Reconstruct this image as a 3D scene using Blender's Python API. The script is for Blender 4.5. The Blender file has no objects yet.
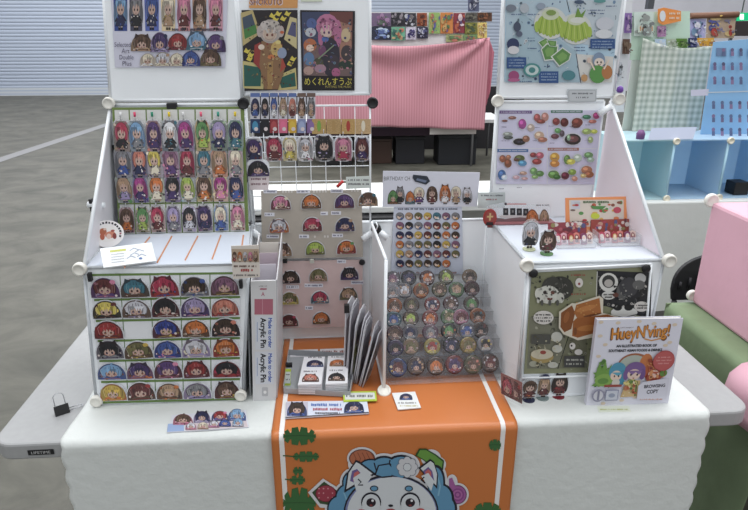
import bpy, bmesh, math, random
from mathutils import Vector, Matrix
from math import sin, cos, pi, radians, atan2, hypot
C = bpy.context.scene.collection
SC = bpy.context.scene
random.seed(7)
# ---------------------------------------------------------------- camera
F_PX = 600.0
TH, PS = radians(20.5), radians(4.2)
CAM = Vector((0, -1.235, 1.66))
cd = bpy.data.cameras.new('camera'); cam = bpy.data.objects.new('camera', cd); C.objects.link(cam)
cam.location = CAM; cam.rotation_euler = (pi/2-TH, 0, -PS)
cd.sensor_width = 36; cd.lens = F_PX/748*36; cd.clip_start = .05; cd.clip_end = 100
SC.camera = cam
# ---------------------------------------------------------------- world, lights, exposure
w = bpy.data.worlds.new('hall_air'); SC.world = w; w.use_nodes = True
w.node_tree.nodes['Background'].inputs[0].default_value = (.96, .98, 1, 1)
w.node_tree.nodes['Background'].inputs[1].default_value = .70
def area(name, loc, sx, sy, power, rot=(0,0,0), col=(.98,.99,1)):
    l = bpy.data.lights.new(name, 'AREA'); l.shape = 'RECTANGLE'; l.size = sx; l.size_y = sy; l.energy = power; l.color = col
    o = bpy.data.objects.new(name, l); C.objects.link(o); o.location = loc; o.rotation_euler = rot
    return o
area('hall_light', (-2.5, .2, 7), 3, 6, 170)
area('hall_light', (3, -1.6, 7), 3, 6, 170)
area('hall_light', (1.5, 2.2, 6.5), 5, 3, 230)  # extra fill added to brighten the blue shelves and far pink cloth
area('hall_light', (-1, 8, 7), 8, 4, 480)
area('hall_light', (-6, 13, 7), 8, 4, 420)
area('hall_light', (7, 7, 7), 4, 4, 260)
SC.view_settings.view_transform = 'Standard'; SC.view_settings.look = 'None'
SC.view_settings.gamma = 1; SC.view_settings.use_curve_mapping = False
SC.view_settings.exposure = 0.0
# ---------------------------------------------------------------- pixel -> point on a real plane
_F = Vector((sin(PS)*cos(TH), cos(PS)*cos(TH), -sin(TH))); _R = Vector((cos(PS), -sin(PS), 0)); _U = _R.cross(_F)
def ray(px, py): return _F + _R*((px-374)/F_PX) + _U*((255-py)/F_PX)
def PY(px, py, Y): r = ray(px, py); return CAM + r*((Y-CAM.y)/r.y)
def PZ(px, py, Z): r = ray(px, py); return CAM + r*((Z-CAM.z)/r.z)
class Plane:
    def __init__(s, o, u, v):
        s.o = Vector(o); s.u = Vector(u).normalized(); s.v = Vector(v).normalized(); s.n = s.u.cross(s.v).normalized(); s.v = s.n.cross(s.u)
    def px(s, x, y):
        r = ray(x, y); t = (s.o-CAM).dot(s.n)/r.dot(s.n); p = CAM + r*t - s.o
        return (p.dot(s.u), p.dot(s.v))
    def w(s, u, v, n=0): return s.o + s.u*u + s.v*v + s.n*n
    def mat(s, u=0, v=0, n=0, rot=0):
        m = Matrix((s.u, s.v, s.n)).transposed().to_4x4(); m.translation = s.w(u, v, n)
        return m @ Matrix.Rotation(rot, 4, 'Z')
def VP(Y, n=0): return Plane((0, Y, 0), (1,0,0), (0,0,1))
def HP(Z): return Plane((0, 0, Z), (1,0,0), (0,1,0))
def shifted(pl, d): return Plane(pl.o + pl.n*d, pl.u, pl.v)
# ---------------------------------------------------------------- materials
MATS = {}
def s2l(c): return c/12.92 if c <= .04045 else ((c+.055)/1.055)**2.4
def col(c, rough=.55, metal=0, alpha=1, noise=0, spec=.5, bump=0, scale=40):
    """c: sRGB 0-255 tuple"""
    key = (tuple(c), rough, metal, alpha, noise, spec, bump, scale)
    if key in MATS: return MATS[key]
    m = bpy.data.materials.new('paint'); m.use_nodes = True; nt = m.node_tree; b = nt.nodes['Principled BSDF']
    lin = tuple(s2l(x/255) for x in c)
    b.inputs['Base Color'].default_value = (*lin, 1); b.inputs['Roughness'].default_value = rough
    b.inputs['Metallic'].default_value = metal; b.inputs['Alpha'].default_value = alpha
    b.inputs['Specular IOR Level'].default_value = spec
    if noise or bump:
        tc = nt.nodes.new('ShaderNodeTexCoord'); n = nt.nodes.new('ShaderNodeTexNoise'); n.inputs['Scale'].default_value = scale; n.inputs['Detail'].default_value = 6
        nt.links.new(tc.outputs['Object'], n.inputs['Vector'])
        if noise:
            r = nt.nodes.new('ShaderNodeValToRGB'); r.color_ramp.elements[0].position = .3; r.color_ramp.elements[1].position = .7
            r.color_ramp.elements[0].color = (*[x*(1-noise) for x in lin], 1); r.color_ramp.elements[1].color = (*[min(1, x*(1+noise)) for x in lin], 1)
            nt.links.new(n.outputs['Fac'], r.inputs['Fac']); nt.links.new(r.outputs['Color'], b.inputs['Base Color'])
        if bump:
            bp = nt.nodes.new('ShaderNodeBump'); bp.inputs['Strength'].default_value = bump; bp.inputs['Distance'].default_value = .01
            nt.links.new(n.outputs['Fac'], bp.inputs['Height']); nt.links.new(bp.outputs['Normal'], b.inputs['Normal'])
    MATS[key] = m; return m
CLEAR = col((235,240,245), .12, 0, .22, spec=.8)
CLEAR2 = col((225,228,232), .2, 0, .45, spec=.8)
WPAN = col((243,247,251), .45, noise=.03, scale=6)      # white plastic panel
WROD = col((236,240,244), .35)
WPLA = col((226,224,216), .4)
BLK = col((22,22,26), .5)
def translucent(c, f=.5):
    m = bpy.data.materials.new('translucent_plastic'); m.use_nodes = True; nt = m.node_tree; b = nt.nodes['Principled BSDF']; out = nt.nodes['Material Output']
    lin = (*[s2l(x/255) for x in c], 1); b.inputs['Base Color'].default_value = lin; b.inputs['Roughness'].default_value = .4
    t = nt.nodes.new('ShaderNodeBsdfTranslucent'); t.inputs[0].default_value = lin; mx = nt.nodes.new('ShaderNodeMixShader'); mx.inputs[0].default_value = f
    nt.links.new(b.outputs[0], mx.inputs[1]); nt.links.new(t.outputs[0], mx.inputs[2]); nt.links.new(mx.outputs[0], out.inputs[0]); return m
def stripes(c1, c2, scale, axis=0, rough=.8, both=False, c3=None, soft=.08, bumpy=0):
    m = bpy.data.materials.new('woven_cloth'); m.use_nodes = True; nt = m.node_tree; b = nt.nodes['Principled BSDF']; b.inputs['Roughness'].default_value = rough
    tc = nt.nodes.new('ShaderNodeTexCoord'); sp = nt.nodes.new('ShaderNodeSeparateXYZ'); nt.links.new(tc.outputs['Generated' if False else 'UV'], sp.inputs[0])
    def wave(ax):
        mu = nt.nodes.new('ShaderNodeMath'); mu.operation = 'MULTIPLY'; mu.inputs[1].default_value = scale; nt.links.new(sp.outputs[ax], mu.inputs[0])
        s = nt.nodes.new('ShaderNodeMath'); s.operation = 'SINE'; nt.links.new(mu.outputs[0], s.inputs[0])
        r = nt.nodes.new('ShaderNodeMapRange'); r.inputs['From Min'].default_value = -soft*4; r.inputs['From Max'].default_value = soft*4; nt.links.new(s.outputs[0], r.inputs['Value'])
        return r.outputs[0]
    f = wave(axis)
    if both:
        g = wave(1-axis); ad = nt.nodes.new('ShaderNodeMath'); ad.operation = 'ADD'; nt.links.new(f, ad.inputs[0]); nt.links.new(g, ad.inputs[1])
        hf = nt.nodes.new('ShaderNodeMath'); hf.operation = 'MULTIPLY'; hf.inputs[1].default_value = .5; nt.links.new(ad.outputs[0], hf.inputs[0]); f = hf.outputs[0]
    mx = nt.nodes.new('ShaderNodeMix'); mx.data_type = 'RGBA'
    mx.inputs[6].default_value = (*[s2l(x/255) for x in c1], 1); mx.inputs[7].default_value = (*[s2l(x/255) for x in c2], 1)
    nt.links.new(f, mx.inputs[0]); nt.links.new(mx.outputs[2], b.inputs['Base Color'])
    return m
# ---------------------------------------------------------------- object helpers
def tag(o, label=None, cat=None, group=None, kind=None):
    if label: o['label'] = label
    if cat: o['category'] = cat
    if group: o['group'] = group
    if kind: o['kind'] = kind
    return o
def empty(name, loc=(0,0,0), label=None, cat=None, group=None):
    o = bpy.data.objects.new(name, None); C.objects.link(o); o.location = loc; o.empty_display_size = .05
    return tag(o, label, cat, group)
def link(name, me, parent=None, mat=None):
    """mat = wanted world matrix of the object"""
    o = bpy.data.objects.new(name, me); C.objects.link(o)
    if mat is None: mat = Matrix.Identity(4)
    if parent is not None:
        o.parent = parent; o.matrix_local = WM(parent).inverted() @ mat
    else: o.matrix_world = mat
    o['_wm'] = [x for r in mat for x in r]
    return o
def WM(o):
    if '_wm' in o.keys():
        v = list(o['_wm']); return Matrix((v[0:4], v[4:8], v[8:12], v[12:16]))
    return Matrix.Translation(o.location) @ o.rotation_euler.to_matrix().to_4x4()
class MB:
    """collects solid shapes given in world coordinates (or local, if mat passed to build)"""
    def __init__(s): s.v = []; s.f = []; s.m = []; s.mats = []; s.sm = []; s.uv = {}
    def mi(s, m):
        if m not in s.mats: s.mats.append(m)
        return s.mats.index(m)
    def add(s, vs, fs, m, smooth=False):
        k = len(s.v); s.v += [Vector(p) for p in vs]; i = s.mi(m)
        for f in fs: s.f.append([k+j for j in f]); s.m.append(i); s.sm.append(smooth)
        return s
    def box(s, c, d, m, R=None):
        x, y, z = d[0]/2, d[1]/2, d[2]/2
        vs = [Vector((a*x, b*y, e*z)) for a in (-1,1) for b in (-1,1) for e in (-1,1)]
        if R is not None: vs = [R @ p for p in vs]
        vs = [p+Vector(c) for p in vs]
        return s.add(vs, [(0,1,3,2),(4,6,7,5),(0,4,5,1),(2,3,7,6),(0,2,6,4),(1,5,7,3)], m)
    def quad(s, a, b, c, d, t, m):
        a, b, c, d = map(Vector, (a,b,c,d)); n = (b-a).cross(d-a).normalized()*t/2
        return s.add([a-n,b-n,c-n,d-n,a+n,b+n,c+n,d+n], [(3,2,1,0),(4,5,6,7),(0,1,5,4),(1,2,6,5),(2,3,7,6),(3,0,4,7)], m)
    def prism(s, pts, n, t, m):
        pts = [Vector(p) for p in pts]; n = Vector(n).normalized()*t; k = len(pts)
        return s.add([p for p in pts]+[p+n for p in pts], [tuple(reversed(range(k))), tuple(range(k,2*k))]+[(i,(i+1)%k,k+(i+1)%k,k+i) for i in range(k)], m)
    def tube(s, pts, r, m, seg=8, r2=None):
        pts = [Vector(p) for p in pts]; vs = []; n = len(pts); ref = None
        for i, p in enumerate(pts):
            d = (pts[min(i+1,n-1)]-pts[max(i-1,0)]).normalized()
            if ref is None: ref = Vector((0,0,1)) if abs(d.z) < .9 else Vector((1,0,0))
            a = d.cross(ref).normalized(); b = a.cross(d).normalized(); ref = b
            rr = r if r2 is None else r+(r2-r)*i/(n-1)
            vs += [p+(a*cos(2*pi*j/seg)+b*sin(2*pi*j/seg))*rr for j in range(seg)]
        fs = [(i*seg+j, i*seg+(j+1)%seg, (i+1)*seg+(j+1)%seg, (i+1)*seg+j) for i in range(n-1) for j in range(seg)]
        k = len(s.v); s.add(vs, fs, m, True)
        i = s.mi(m)
        s.f.append([k+j for j in reversed(range(seg))]); s.m.append(i); s.sm.append(False)
        s.f.append([k+(n-1)*seg+j for j in range(seg)]); s.m.append(i); s.sm.append(False)
        return s
    def lathe(s, c, prof, m, seg=16, axis=(0,0,1)):
        ax = Vector(axis).normalized(); q = ax.to_track_quat('Z', 'Y').to_matrix(); vs = []
        for r, h in prof: vs += [Vector(c)+q@Vector((r*cos(2*pi*j/seg), r*sin(2*pi*j/seg), h)) for j in range(seg)]
        n = len(prof); k = len(s.v)
        s.add(vs, [(i*seg+j, i*seg+(j+1)%seg, (i+1)*seg+(j+1)%seg, (i+1)*seg+j) for i in range(n-1) for j in range(seg)], m, True)
        i = s.mi(m)
        s.f.append([k+j for j in reversed(range(seg))]); s.m.append(i); s.sm.append(False)
        s.f.append([k+(n-1)*seg+j for j in range(seg)]); s.m.append(i); s.sm.append(False)
        return s
    def build(s, name, parent=None, mat=None, origin=None, bevel=0):
        """vertices are world unless mat given (then local)"""
        if mat is None:
            if origin is None:
                xs = [v for v in s.v]; lo = Vector((min(v[i] for v in xs) for i in range(3))); hi = Vector((max(v[i] for v in xs) for i in range(3)))
                origin = Vector(((lo.x+hi.x)/2, (lo.y+hi.y)/2, lo.z))
            mat = Matrix.Translation(Vector(origin)); vs = [v-Vector(origin) for v in s.v]
        else: vs = s.v
        me = bpy.data.meshes.new(name); me.from_pydata([tuple(v) for v in vs], [], s.f)
        for m in s.mats: me.materials.append(m)
        for p, i, sm in zip(me.polygons, s.m, s.sm): p.material_index = i; p.use_smooth = sm
        me.update()
        o = link(name, me, parent, mat)
        if bevel:
            b = o.modifiers.new('bevel', 'BEVEL'); b.width = bevel; b.segments = 2; b.limit_method = 'ANGLE'
        return o
# ---------------------------------------------------------------- printed artwork: layered flat shapes in a plane's (u, v)
_txt = {}
def text_mesh(s):
    if s in _txt: return _txt[s]
    cu = bpy.data.curves.new('t', 'FONT'); cu.body = s; cu.size = 1; cu.align_x = 'CENTER'; cu.align_y = 'CENTER'; cu.resolution_u = 3
    o = bpy.data.objects.new('t', cu); C.objects.link(o); bpy.context.view_layer.update()
    me = bpy.data.meshes.new_from_object(o.evaluated_get(bpy.context.evaluated_depsgraph_get()))
    vs = [v.co.copy() for v in me.vertices]; fs = [tuple(p.vertices) for p in me.polygons]
    bpy.data.objects.remove(o); bpy.data.curves.remove(cu); bpy.data.meshes.remove(me)
    _txt[s] = (vs, fs); return _txt[s]
def ink(c, rough=.5):
    g = (c[0]*.3+c[1]*.59+c[2]*.11); return col(tuple(int(round((v*(1-INK)+g*INK)*.94/4)*4) for v in c), rough)
INK = .22
class Art:
    def __init__(s, mp=None, dz=.00004, z0=.0003): s.mp = mp or (lambda x, y: (x, y)); s.z = z0; s.dz = dz; s.M = MB(); s.flip = None
    def poly(s, pts, c, rough=.5):
        p = [s.mp(x, y) for x, y in pts]; s.z += s.dz
        a = sum(p[i][0]*p[(i+1)%len(p)][1]-p[(i+1)%len(p)][0]*p[i][1] for i in range(len(p)))
        if a < 0: p = p[::-1]
        s.M.add([(x, y, s.z) for x, y in p], [tuple(range(len(p)))], c if not isinstance(c, tuple) else ink(c, rough)); return s
    def ell(s, cx, cy, rx, ry=None, c=(0,0,0), a0=0, a1=2*pi, n=14, rot=0):
        ry = rx if ry is None else ry; full = abs(a1-a0-2*pi) < 1e-6
        pts = []
        for i in range(n if full else n+1):
            t = a0+(a1-a0)*i/n; x, y = rx*cos(t), ry*sin(t); pts.append((cx+x*cos(rot)-y*sin(rot), cy+x*sin(rot)+y*cos(rot)))
        return s.poly(pts, c)
    def rect(s, x0, y0, x1, y1, c): return s.poly([(x0,y0),(x1,y0),(x1,y1),(x0,y1)], c)
    def rrect(s, x0, y0, x1, y1, r, c):
        pts = []
        for cx, cy, a in ((x1-r,y1-r,0),(x0+r,y1-r,90),(x0+r,y0+r,180),(x1-r,y0+r,270)):
            for k in range(4): t = radians(a+30*k); pts.append((cx+r*cos(t), cy+r*sin(t)))
        return s.poly(pts, c)
    def line(s, pts, w, c):
        L = []; Rr = []
        n = len(pts)
        for i, (x, y) in enumerate(pts):
            x0, y0 = pts[max(i-1,0)]; x1, y1 = pts[min(i+1,n-1)]; d = hypot(x1-x0, y1-y0) or 1; nx, ny = -(y1-y0)/d*w/2, (x1-x0)/d*w/2
            L.append((x+nx, y+ny)); Rr.append((x-nx, y-ny))
        return s.poly(L+Rr[::-1], c)
    def text(s, t, cx, cy, w, h, c, up=1, rot=0, bold=0):
        """up=-1 for y-down maps"""
        vs, fs = text_mesh(t)
        if not vs: return s
        x0 = min(v.x for v in vs); x1 = max(v.x for v in vs); y0 = min(v.y for v in vs); y1 = max(v.y for v in vs)
        s.z += s.dz; out = []
        for v in vs:
            a = ((v.x-x0)/(x1-x0)-.5)*w; b = ((v.y-y0)/(y1-y0)-.5)*h*up
            out.append((*s.mp(cx+a*cos(rot)-b*sin(rot), cy+a*sin(rot)+b*cos(rot)), s.z))
        s.M.add(out, fs, ink(c) if isinstance(c, tuple) else c)
        if bold:
            for dx, dy in ((bold,0),(-bold,0),(0,bold),(0,-bold)):
                s.z += s.dz*.3; o2 = []
                for v in vs:
                    a = ((v.x-x0)/(x1-x0)-.5)*w+dx; b = ((v.y-y0)/(y1-y0)-.5)*h*up+dy
                    o2.append((*s.mp(cx+a*cos(rot)-b*sin(rot), cy+a*sin(rot)+b*cos(rot)), s.z))
                s.M.add(o2, fs, ink(c) if isinstance(c, tuple) else c)
        return s
    def scrib(s, x0, y0, x1, h, c, seed=0):
        """a line of writing too small to read: uneven strokes"""
        r = random.Random(seed+int(x0*977)+int(y0*131)); x = x0; zz = s.z
        while x < x1-h*.3:
            ww = h*r.uniform(.3,.75); s.rect(x, y0-h/2*r.uniform(.6,1), min(x1, x+ww*.75), y0+h/2*r.uniform(.6,1), c); s.z = zz; x += ww+ (h*.6 if r.random() < .2 else 0)
        s.z = zz+s.dz
        return s
    def clut(s, x0, y0, x1, y1, n, cols, size, seed=0):
        """dense small drawing marks too fine to make out: blobs, dashes and curls"""
        r = random.Random(seed); z0 = s.z
        for k in range(n):
            x, y, q = r.uniform(x0,x1), r.uniform(y0,y1), size*r.uniform(.4,1.2); c = r.choice(cols); t = r.random(); a = r.uniform(0, 3.1)
            if t < .45: s.ell(x, y, q*.6, q*r.uniform(.2,.5), c, n=7, rot=a)
            elif t < .75: s.line([(x-q*cos(a)*.7, y-q*sin(a)*.7), (x+q*.15, y-q*.15), (x+q*cos(a)*.7, y+q*sin(a)*.7)], size*.16, c)
            else: s.ell(x, y, q*.5, q*.5, c, n=8); s.ell(x, y, q*.28, q*.28, shade(c,.6), n=7)
            if k % 12 == 11: s.z = z0+s.dz*.37*(k//12 % 5)
        s.z = z0+s.dz*40; return s
    def build(s, name, parent, mat): return s.M.build(name, parent, mat)
def px_art(pl, dz=.00004, z0=.0003, ox=0, oy=0, sc=1):
    return Art(lambda x, y: pl.px(ox+x/sc, oy+y/sc), dz, z0)
def outline_dome(w, h, n=12):
    return [(-w/2, 0), (w/2, 0)] + [(w/2*cos(pi*i/n), h*(.25+.75*sin(pi*i/n))) for i in range(0, n+1)]
def solid(M, pts, z0, z1, m):
    k = len(pts)
    a = sum(pts[i][0]*pts[(i+1)%k][1]-pts[(i+1)%k][0]*pts[i][1] for i in range(k))
    if a < 0: pts = pts[::-1]
    M.add([(x,y,z0) for x,y in pts]+[(x,y,z1) for x,y in pts], [tuple(reversed(range(k))), tuple(range(k,2*k))]+[(i,(i+1)%k,k+(i+1)%k,k+i) for i in range(k)], m)
SK = (240,208,186)
def shade(c, f): return tuple(max(0, min(255, int(x*f))) for x in c)
def mixc(a, b, f): return tuple(int(x*(1-f)+y*f) for x, y in zip(a, b))
def bust(A, cx, cy, w, h, hair, outf, acc, seed=0, up=1, full=True):
    """a head-and-shoulders cartoon print; cx centre, cy bottom, size w x h, up=-1 if y runs down"""
    zs0 = A.z; r = random.Random(seed)
    Y = lambda v: cy+up*v*h
    X = lambda v: cx+v*w
    DK = mixc(hair, (38,26,32), .62)
    if full:
        A.poly([(X(-.5),Y(0)),(X(.5),Y(0))]+[(X(.5*cos(pi*i/12)), Y(.22+.78*sin(pi*i/12))) for i in range(13)], mixc(outf, DK, .35))
        for k in range(15):
            a = r.uniform(0, pi); q = r.uniform(.3,.43); A.ell(X(q*cos(a)), Y(.16+.72*q/.43*sin(a)*.9), w*r.uniform(.03,.08), h*r.uniform(.04,.12), r.choice([acc, outf, shade(hair,1.15), (214,200,190), shade(acc,.55), (60,44,50), mixc(acc,(240,230,220),.5)]), n=7, rot=r.uniform(0,2))
    A.ell(X(0), Y(.47), w*.40, h*.49, DK)
    A.ell(X(0), Y(.48), w*.375, h*.455, hair)
    st = r.randrange(4)
    if st == 0: A.ell(X(-.37), Y(.4), w*.09, h*.33, shade(hair,.8)); A.ell(X(.37), Y(.4), w*.09, h*.33, shade(hair,.8))
    elif st == 1: A.poly([(X(-.35),Y(.7)),(X(-.28),Y(1.03)),(X(-.08),Y(.88))], DK); A.poly([(X(.35),Y(.7)),(X(.28),Y(1.03)),(X(.08),Y(.88))], DK)
    elif st == 2: A.ell(X(.3), Y(.78), w*.1, h*.12, acc); A.ell(X(-.3), Y(.72), w*.06, h*.08, shade(acc,.7))
    else: A.line([(X(0),Y(.9)),(X(.08),Y(1.05)),(X(.02),Y(1.0))], w*.05, hair)
    for k in range(7):
        a = -.3+.1*k+r.uniform(-.02,.02); A.line([(X(a),Y(.86-abs(a)*.5)),(X(a*1.25),Y(.6)),(X(a*1.1),Y(.25))], w*.022, r.choice([DK, mixc(hair,(250,240,235),.35), shade(hair,.7)]))
    A.poly([(X(-.42),Y(0)),(X(-.26),Y(.22)),(X(.26),Y(.22)),(X(.42),Y(0))], outf)
    for k in range(8):
        A.ell(X(r.uniform(-.42,.42)), Y(r.uniform(.03,.26)), w*r.uniform(.02,.06), h*r.uniform(.03,.07), r.choice([acc, shade(outf,.6), shade(acc,.6), (226,214,204), DK, mixc(outf,(240,230,220),.4)]), n=7)
    sk = (208,170,152)
    A.ell(X(0), Y(.36), w*.215, h*.205, mixc(sk, DK, .55)); A.ell(X(0), Y(.36), w*.195, h*.185, sk)
    for k in range(5):
        a = -.27+.108*k; A.poly([(X(a),Y(.66)),(X(a+.13),Y(.66)),(X(a+.05+r.uniform(-.04,.04)),Y(.36+r.uniform(0,.06)))], shade(hair, r.choice([1.12,.72,1])))
    A.ell(X(-.1), Y(.34), w*.04, h*.07, (56,36,44)); A.ell(X(.1), Y(.34), w*.04, h*.07, (56,36,44)); A.ell(X(-.1), Y(.32), w*.02, h*.03, acc, n=6); A.ell(X(.1), Y(.32), w*.02, h*.03, acc, n=6)
    A.ell(X(-.16), Y(.27), w*.03, h*.025, (216,130,120), n=6); A.ell(X(.16), Y(.27), w*.03, h*.025, (216,130,120), n=6)
    A.ell(X(0), Y(.23), w*.03, h*.025, (150,56,56), n=6)
    A.line([(X(-.3),Y(.05)),(X(0),Y(.11)),(X(.3),Y(.05))], h*.035, mixc(acc, DK, .3)); A.z = zs0+.000217
def chibi(A, cx, cy, w, h, hair, outf, acc, seed=0, up=1, bg=None):
    """a small full-length cartoon print"""
    zs0 = A.z; r = random.Random(seed)
    Y = lambda v: cy+up*v*h
    X = lambda v: cx+v*w
    DK = mixc(hair, (38,26,32), .6)
    if bg:
        A.poly([(X(-.46),Y(.0)),(X(.46),Y(.0)),(X(.48),Y(.3)),(X(.47),Y(.8)),(X(.3),Y(.98)),(X(-.3),Y(.98)),(X(-.47),Y(.8)),(X(-.48),Y(.3))], bg)
        for k in range(20): A.ell(X(r.uniform(-.42,.42)), Y(r.uniform(.03,.95)), w*r.uniform(.04,.12), h*r.uniform(.02,.08), r.choice([acc, shade(outf,1.1), mixc(bg,(235,230,226),.5), shade(acc,.6), mixc(hair,bg,.5), (70,58,66), mixc(acc,(240,236,230),.5)]), n=7, rot=r.uniform(0,2))
    A.ell(X(0), Y(.6), w*.43, h*.35, DK); A.ell(X(0), Y(.61), w*.395, h*.325, hair)
    if r.random() < .6: A.ell(X(-.36), Y(.42), w*.11, h*.28, shade(hair,.75)); A.ell(X(.36), Y(.42), w*.11, h*.28, shade(hair,.75))
    if r.random() < .5: A.poly([(X(-.3),Y(.85)),(X(-.26),Y(1.02)),(X(-.06),Y(.93))], DK); A.poly([(X(.3),Y(.85)),(X(.26),Y(1.02)),(X(.06),Y(.93))], DK)
    for k in range(6):
        a = -.3+.12*k; A.line([(X(a),Y(.86-abs(a)*.3)),(X(a*1.2),Y(.6)),(X(a*1.15),Y(.36))], w*.025, r.choice([DK, mixc(hair,(250,240,235),.35), shade(hair,.7)]))
    A.rect(X(-.13), Y(0), X(-.02), Y(.16), mixc(SK,DK,.25)); A.rect(X(.02), Y(0), X(.13), Y(.16), mixc(SK,DK,.25))
    A.rect(X(-.15), Y(0), X(-.01), Y(.07), shade(outf,.4)); A.rect(X(.01), Y(0), X(.15), Y(.07), shade(outf,.4))
    A.poly([(X(-.34),Y(.10)),(X(.34),Y(.10)),(X(.17),Y(.43)),(X(-.17),Y(.43))], mixc(outf,(30,24,30),.5)); A.poly([(X(-.3),Y(.12)),(X(.3),Y(.12)),(X(.15),Y(.42)),(X(-.15),Y(.42))], outf)
    A.line([(X(-.15),Y(.38)),(X(-.36),Y(.22))], w*.1, shade(outf,.7)); A.line([(X(.15),Y(.38)),(X(.36),Y(.24))], w*.1, shade(outf,.7))
    for k in range(8): A.ell(X(r.uniform(-.32,.32)), Y(r.uniform(.1,.42)), w*r.uniform(.03,.08), h*r.uniform(.015,.04), r.choice([acc, (226,216,210), shade(acc,.6), DK, shade(outf,.6)]), n=7)
    sk = (208,170,152)
    A.ell(X(0), Y(.56), w*.255, h*.165, mixc(sk,DK,.55)); A.ell(X(0), Y(.56), w*.23, h*.145, sk)
    for k in range(5):
        a = -.3+.12*k; A.poly([(X(a),Y(.78)),(X(a+.14),Y(.78)),(X(a+.06+r.uniform(-.04,.04)),Y(.57+r.uniform(-.03,.03)))], shade(hair, r.choice([1.12,.72,1])))
    A.ell(X(-.1), Y(.545), w*.045, h*.04, (56,36,44), n=7); A.ell(X(.1), Y(.545), w*.045, h*.04, (56,36,44), n=7)
    A.ell(X(0), Y(.455), w*.03, h*.015, (150,60,60), n=6); A.z = zs0+.000217
PAL = dict(red=(170,45,50), crimson=(190,50,80), pink=(225,130,165), magenta=(180,60,140), purple=(95,60,125), lavender=(165,145,195), violet=(70,50,110),
  blue=(60,90,170), royal=(50,65,160), light_blue=(120,170,215), teal=(60,120,140), green=(90,150,80), lime=(165,190,70), yellow=(220,195,80), gold=(210,170,60),
  orange=(215,110,45), tan=(180,145,110), brown=(100,70,55), maroon=(105,45,50), black=(40,36,42), grey=(130,130,140), silver=(205,205,215), navy=(40,45,90), cream=(230,215,190), white=(235,235,238), dark_brown=(65,48,42), olive=(110,105,60), salmon=(215,120,100), mauve=(140,90,120))
P = PAL
# ================================================================ the hall
def concrete():
    m = bpy.data.materials.new('concrete'); m.use_nodes = True; nt = m.node_tree; b = nt.nodes['Principled BSDF']; b.inputs['Roughness'].default_value = .55
    tc = nt.nodes.new('ShaderNodeTexCoord'); mp = nt.nodes.new('ShaderNodeMapping'); mp.inputs['Scale'].default_value = (1, 1.35, 1); nt.links.new(tc.outputs['Object'], mp.inputs[0])
    n1 = nt.nodes.new('ShaderNodeTexNoise'); n1.inputs['Scale'].default_value = 2.4; n1.inputs['Detail'].default_value = 9; n1.inputs['Roughness'].default_value = .62; n1.inputs['Distortion'].default_value = .6
    nt.links.new(mp.outputs[0], n1.inputs['Vector'])
    r = nt.nodes.new('ShaderNodeValToRGB'); r.color_ramp.elements[0].position = .3; r.color_ramp.elements[1].position = .72
    r.color_ramp.elements[0].color = (*[s2l(x/255) for x in (62,62,54)], 1); r.color_ramp.elements[1].color = (*[s2l(x/255) for x in (104,102,93)], 1)
    nt.links.new(n1.outputs['Fac'], r.inputs['Fac']); nt.links.new(r.outputs['Color'], b.inputs['Base Color'])
    return m
tag(MB().box((2, 7, -.05), (34, 24, .1), concrete()).build('floor', origin=(0,0,0)), kind='structure')
WALL = col((222,222,230), .7, noise=.03, scale=3)
BWY = 16.4
tag(MB().box((2, BWY+.15, 3.6), (34, .3, 7.2), WALL).build('wall_back'), kind='structure')
tag(MB().box((-15.1, 7, 3.6), (.2, 24, 7.2), WALL).build('wall_left'), kind='structure')
tag(MB().box((19.1, 7, 3.6), (.2, 24, 7.2), WALL).build('wall_right'), kind='structure')
# roller shutter: curved horizontal slats in a steel guide
sh = MB(); SHM = col((176,186,203), .45); x0, x1 = -14, 5.2
prof = []
for k in range(58):
    z = k*.088; prof += [(BWY-.138, z), (BWY-.15, z+.026), (BWY-.151, z+.06), (BWY-.144, z+.084)]
vs = [(x0, y, z) for y, z in prof]+[(x1, y, z) for y, z in prof]; n = len(prof)
sh.add(vs, [(i, i+1, n+i+1, n+i) for i in range(n-1)], SHM, False)
tag(sh.build('door_1', origin=(-4, BWY-.12, 0)), kind='structure')
tag(MB().box(((x0+x1)/2, BWY-.1, .1), (x1-x0, .1, .2), col((196,202,208), .4)).build('trim_1'), kind='structure')
tag(MB().box((-3.2, BWY-.19, 2.5), (.22, .1, 5), col((206,212,220), .4)).build('trim_2'), kind='structure')
tag(MB().box((x1+.15, BWY-.1, 3.6), (.3, .2, 7.2), col((206,208,210), .5)).build('trim_3'), kind='structure')
# painted line on the floor
a, b = PZ(-40, 173, .002), PZ(130, 117, .002); d = (b-a).normalized(); s_ = Vector((-d.y, d.x, 0))*.10
ln = MB().prism([a-s_, b-s_, b+s_, a+s_], (0,0,1), .002, col((132,132,134), .6)).build('floor_line')
tag(ln, 'faded pale line painted across the bare concrete floor', 'floor marking')
# ================================================================ folding table
XL, XR = -.825, 1.078; TD = .76; TT = .74
def rr_pts(x0, y0, x1, y1, r, z, n=5):
    p = []
    for cx, cy, a in ((x1-r,y1-r,0),(x0+r,y1-r,90),(x0+r,y0+r,180),(x1-r,y0+r,270)):
        for k in range(n+1): t = radians(a+90*k/n); p.append((cx+r*cos(t), cy+r*sin(t), z))
    return p
table = empty('folding_table', (.13, .38, 0), 'long white plastic folding table under the front cloth, rounded corners showing at both ends', 'table')
tp = MB().prism(rr_pts(XL, 0, XR, TD, .05, TT-.045), (0,0,1), .045, col((156,157,158), .65, noise=.03, scale=60)).build('tabletop', table, bevel=.006)
lb = Art(z0=0)
lab_pl = VP(-.001)
u0, v0 = PY(28, 459, 0).x, .707
LB = MB(); solid(LB, [(-.030,-.007),(.030,-.007),(.030,.007),(-.030,.007)], 0, .0012, BLK)
lo = LB.build('maker_label', tp, lab_pl.mat(PY(42,455,0).x, .716)); lo['label'] = 'small black maker plate on the table edge'
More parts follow.
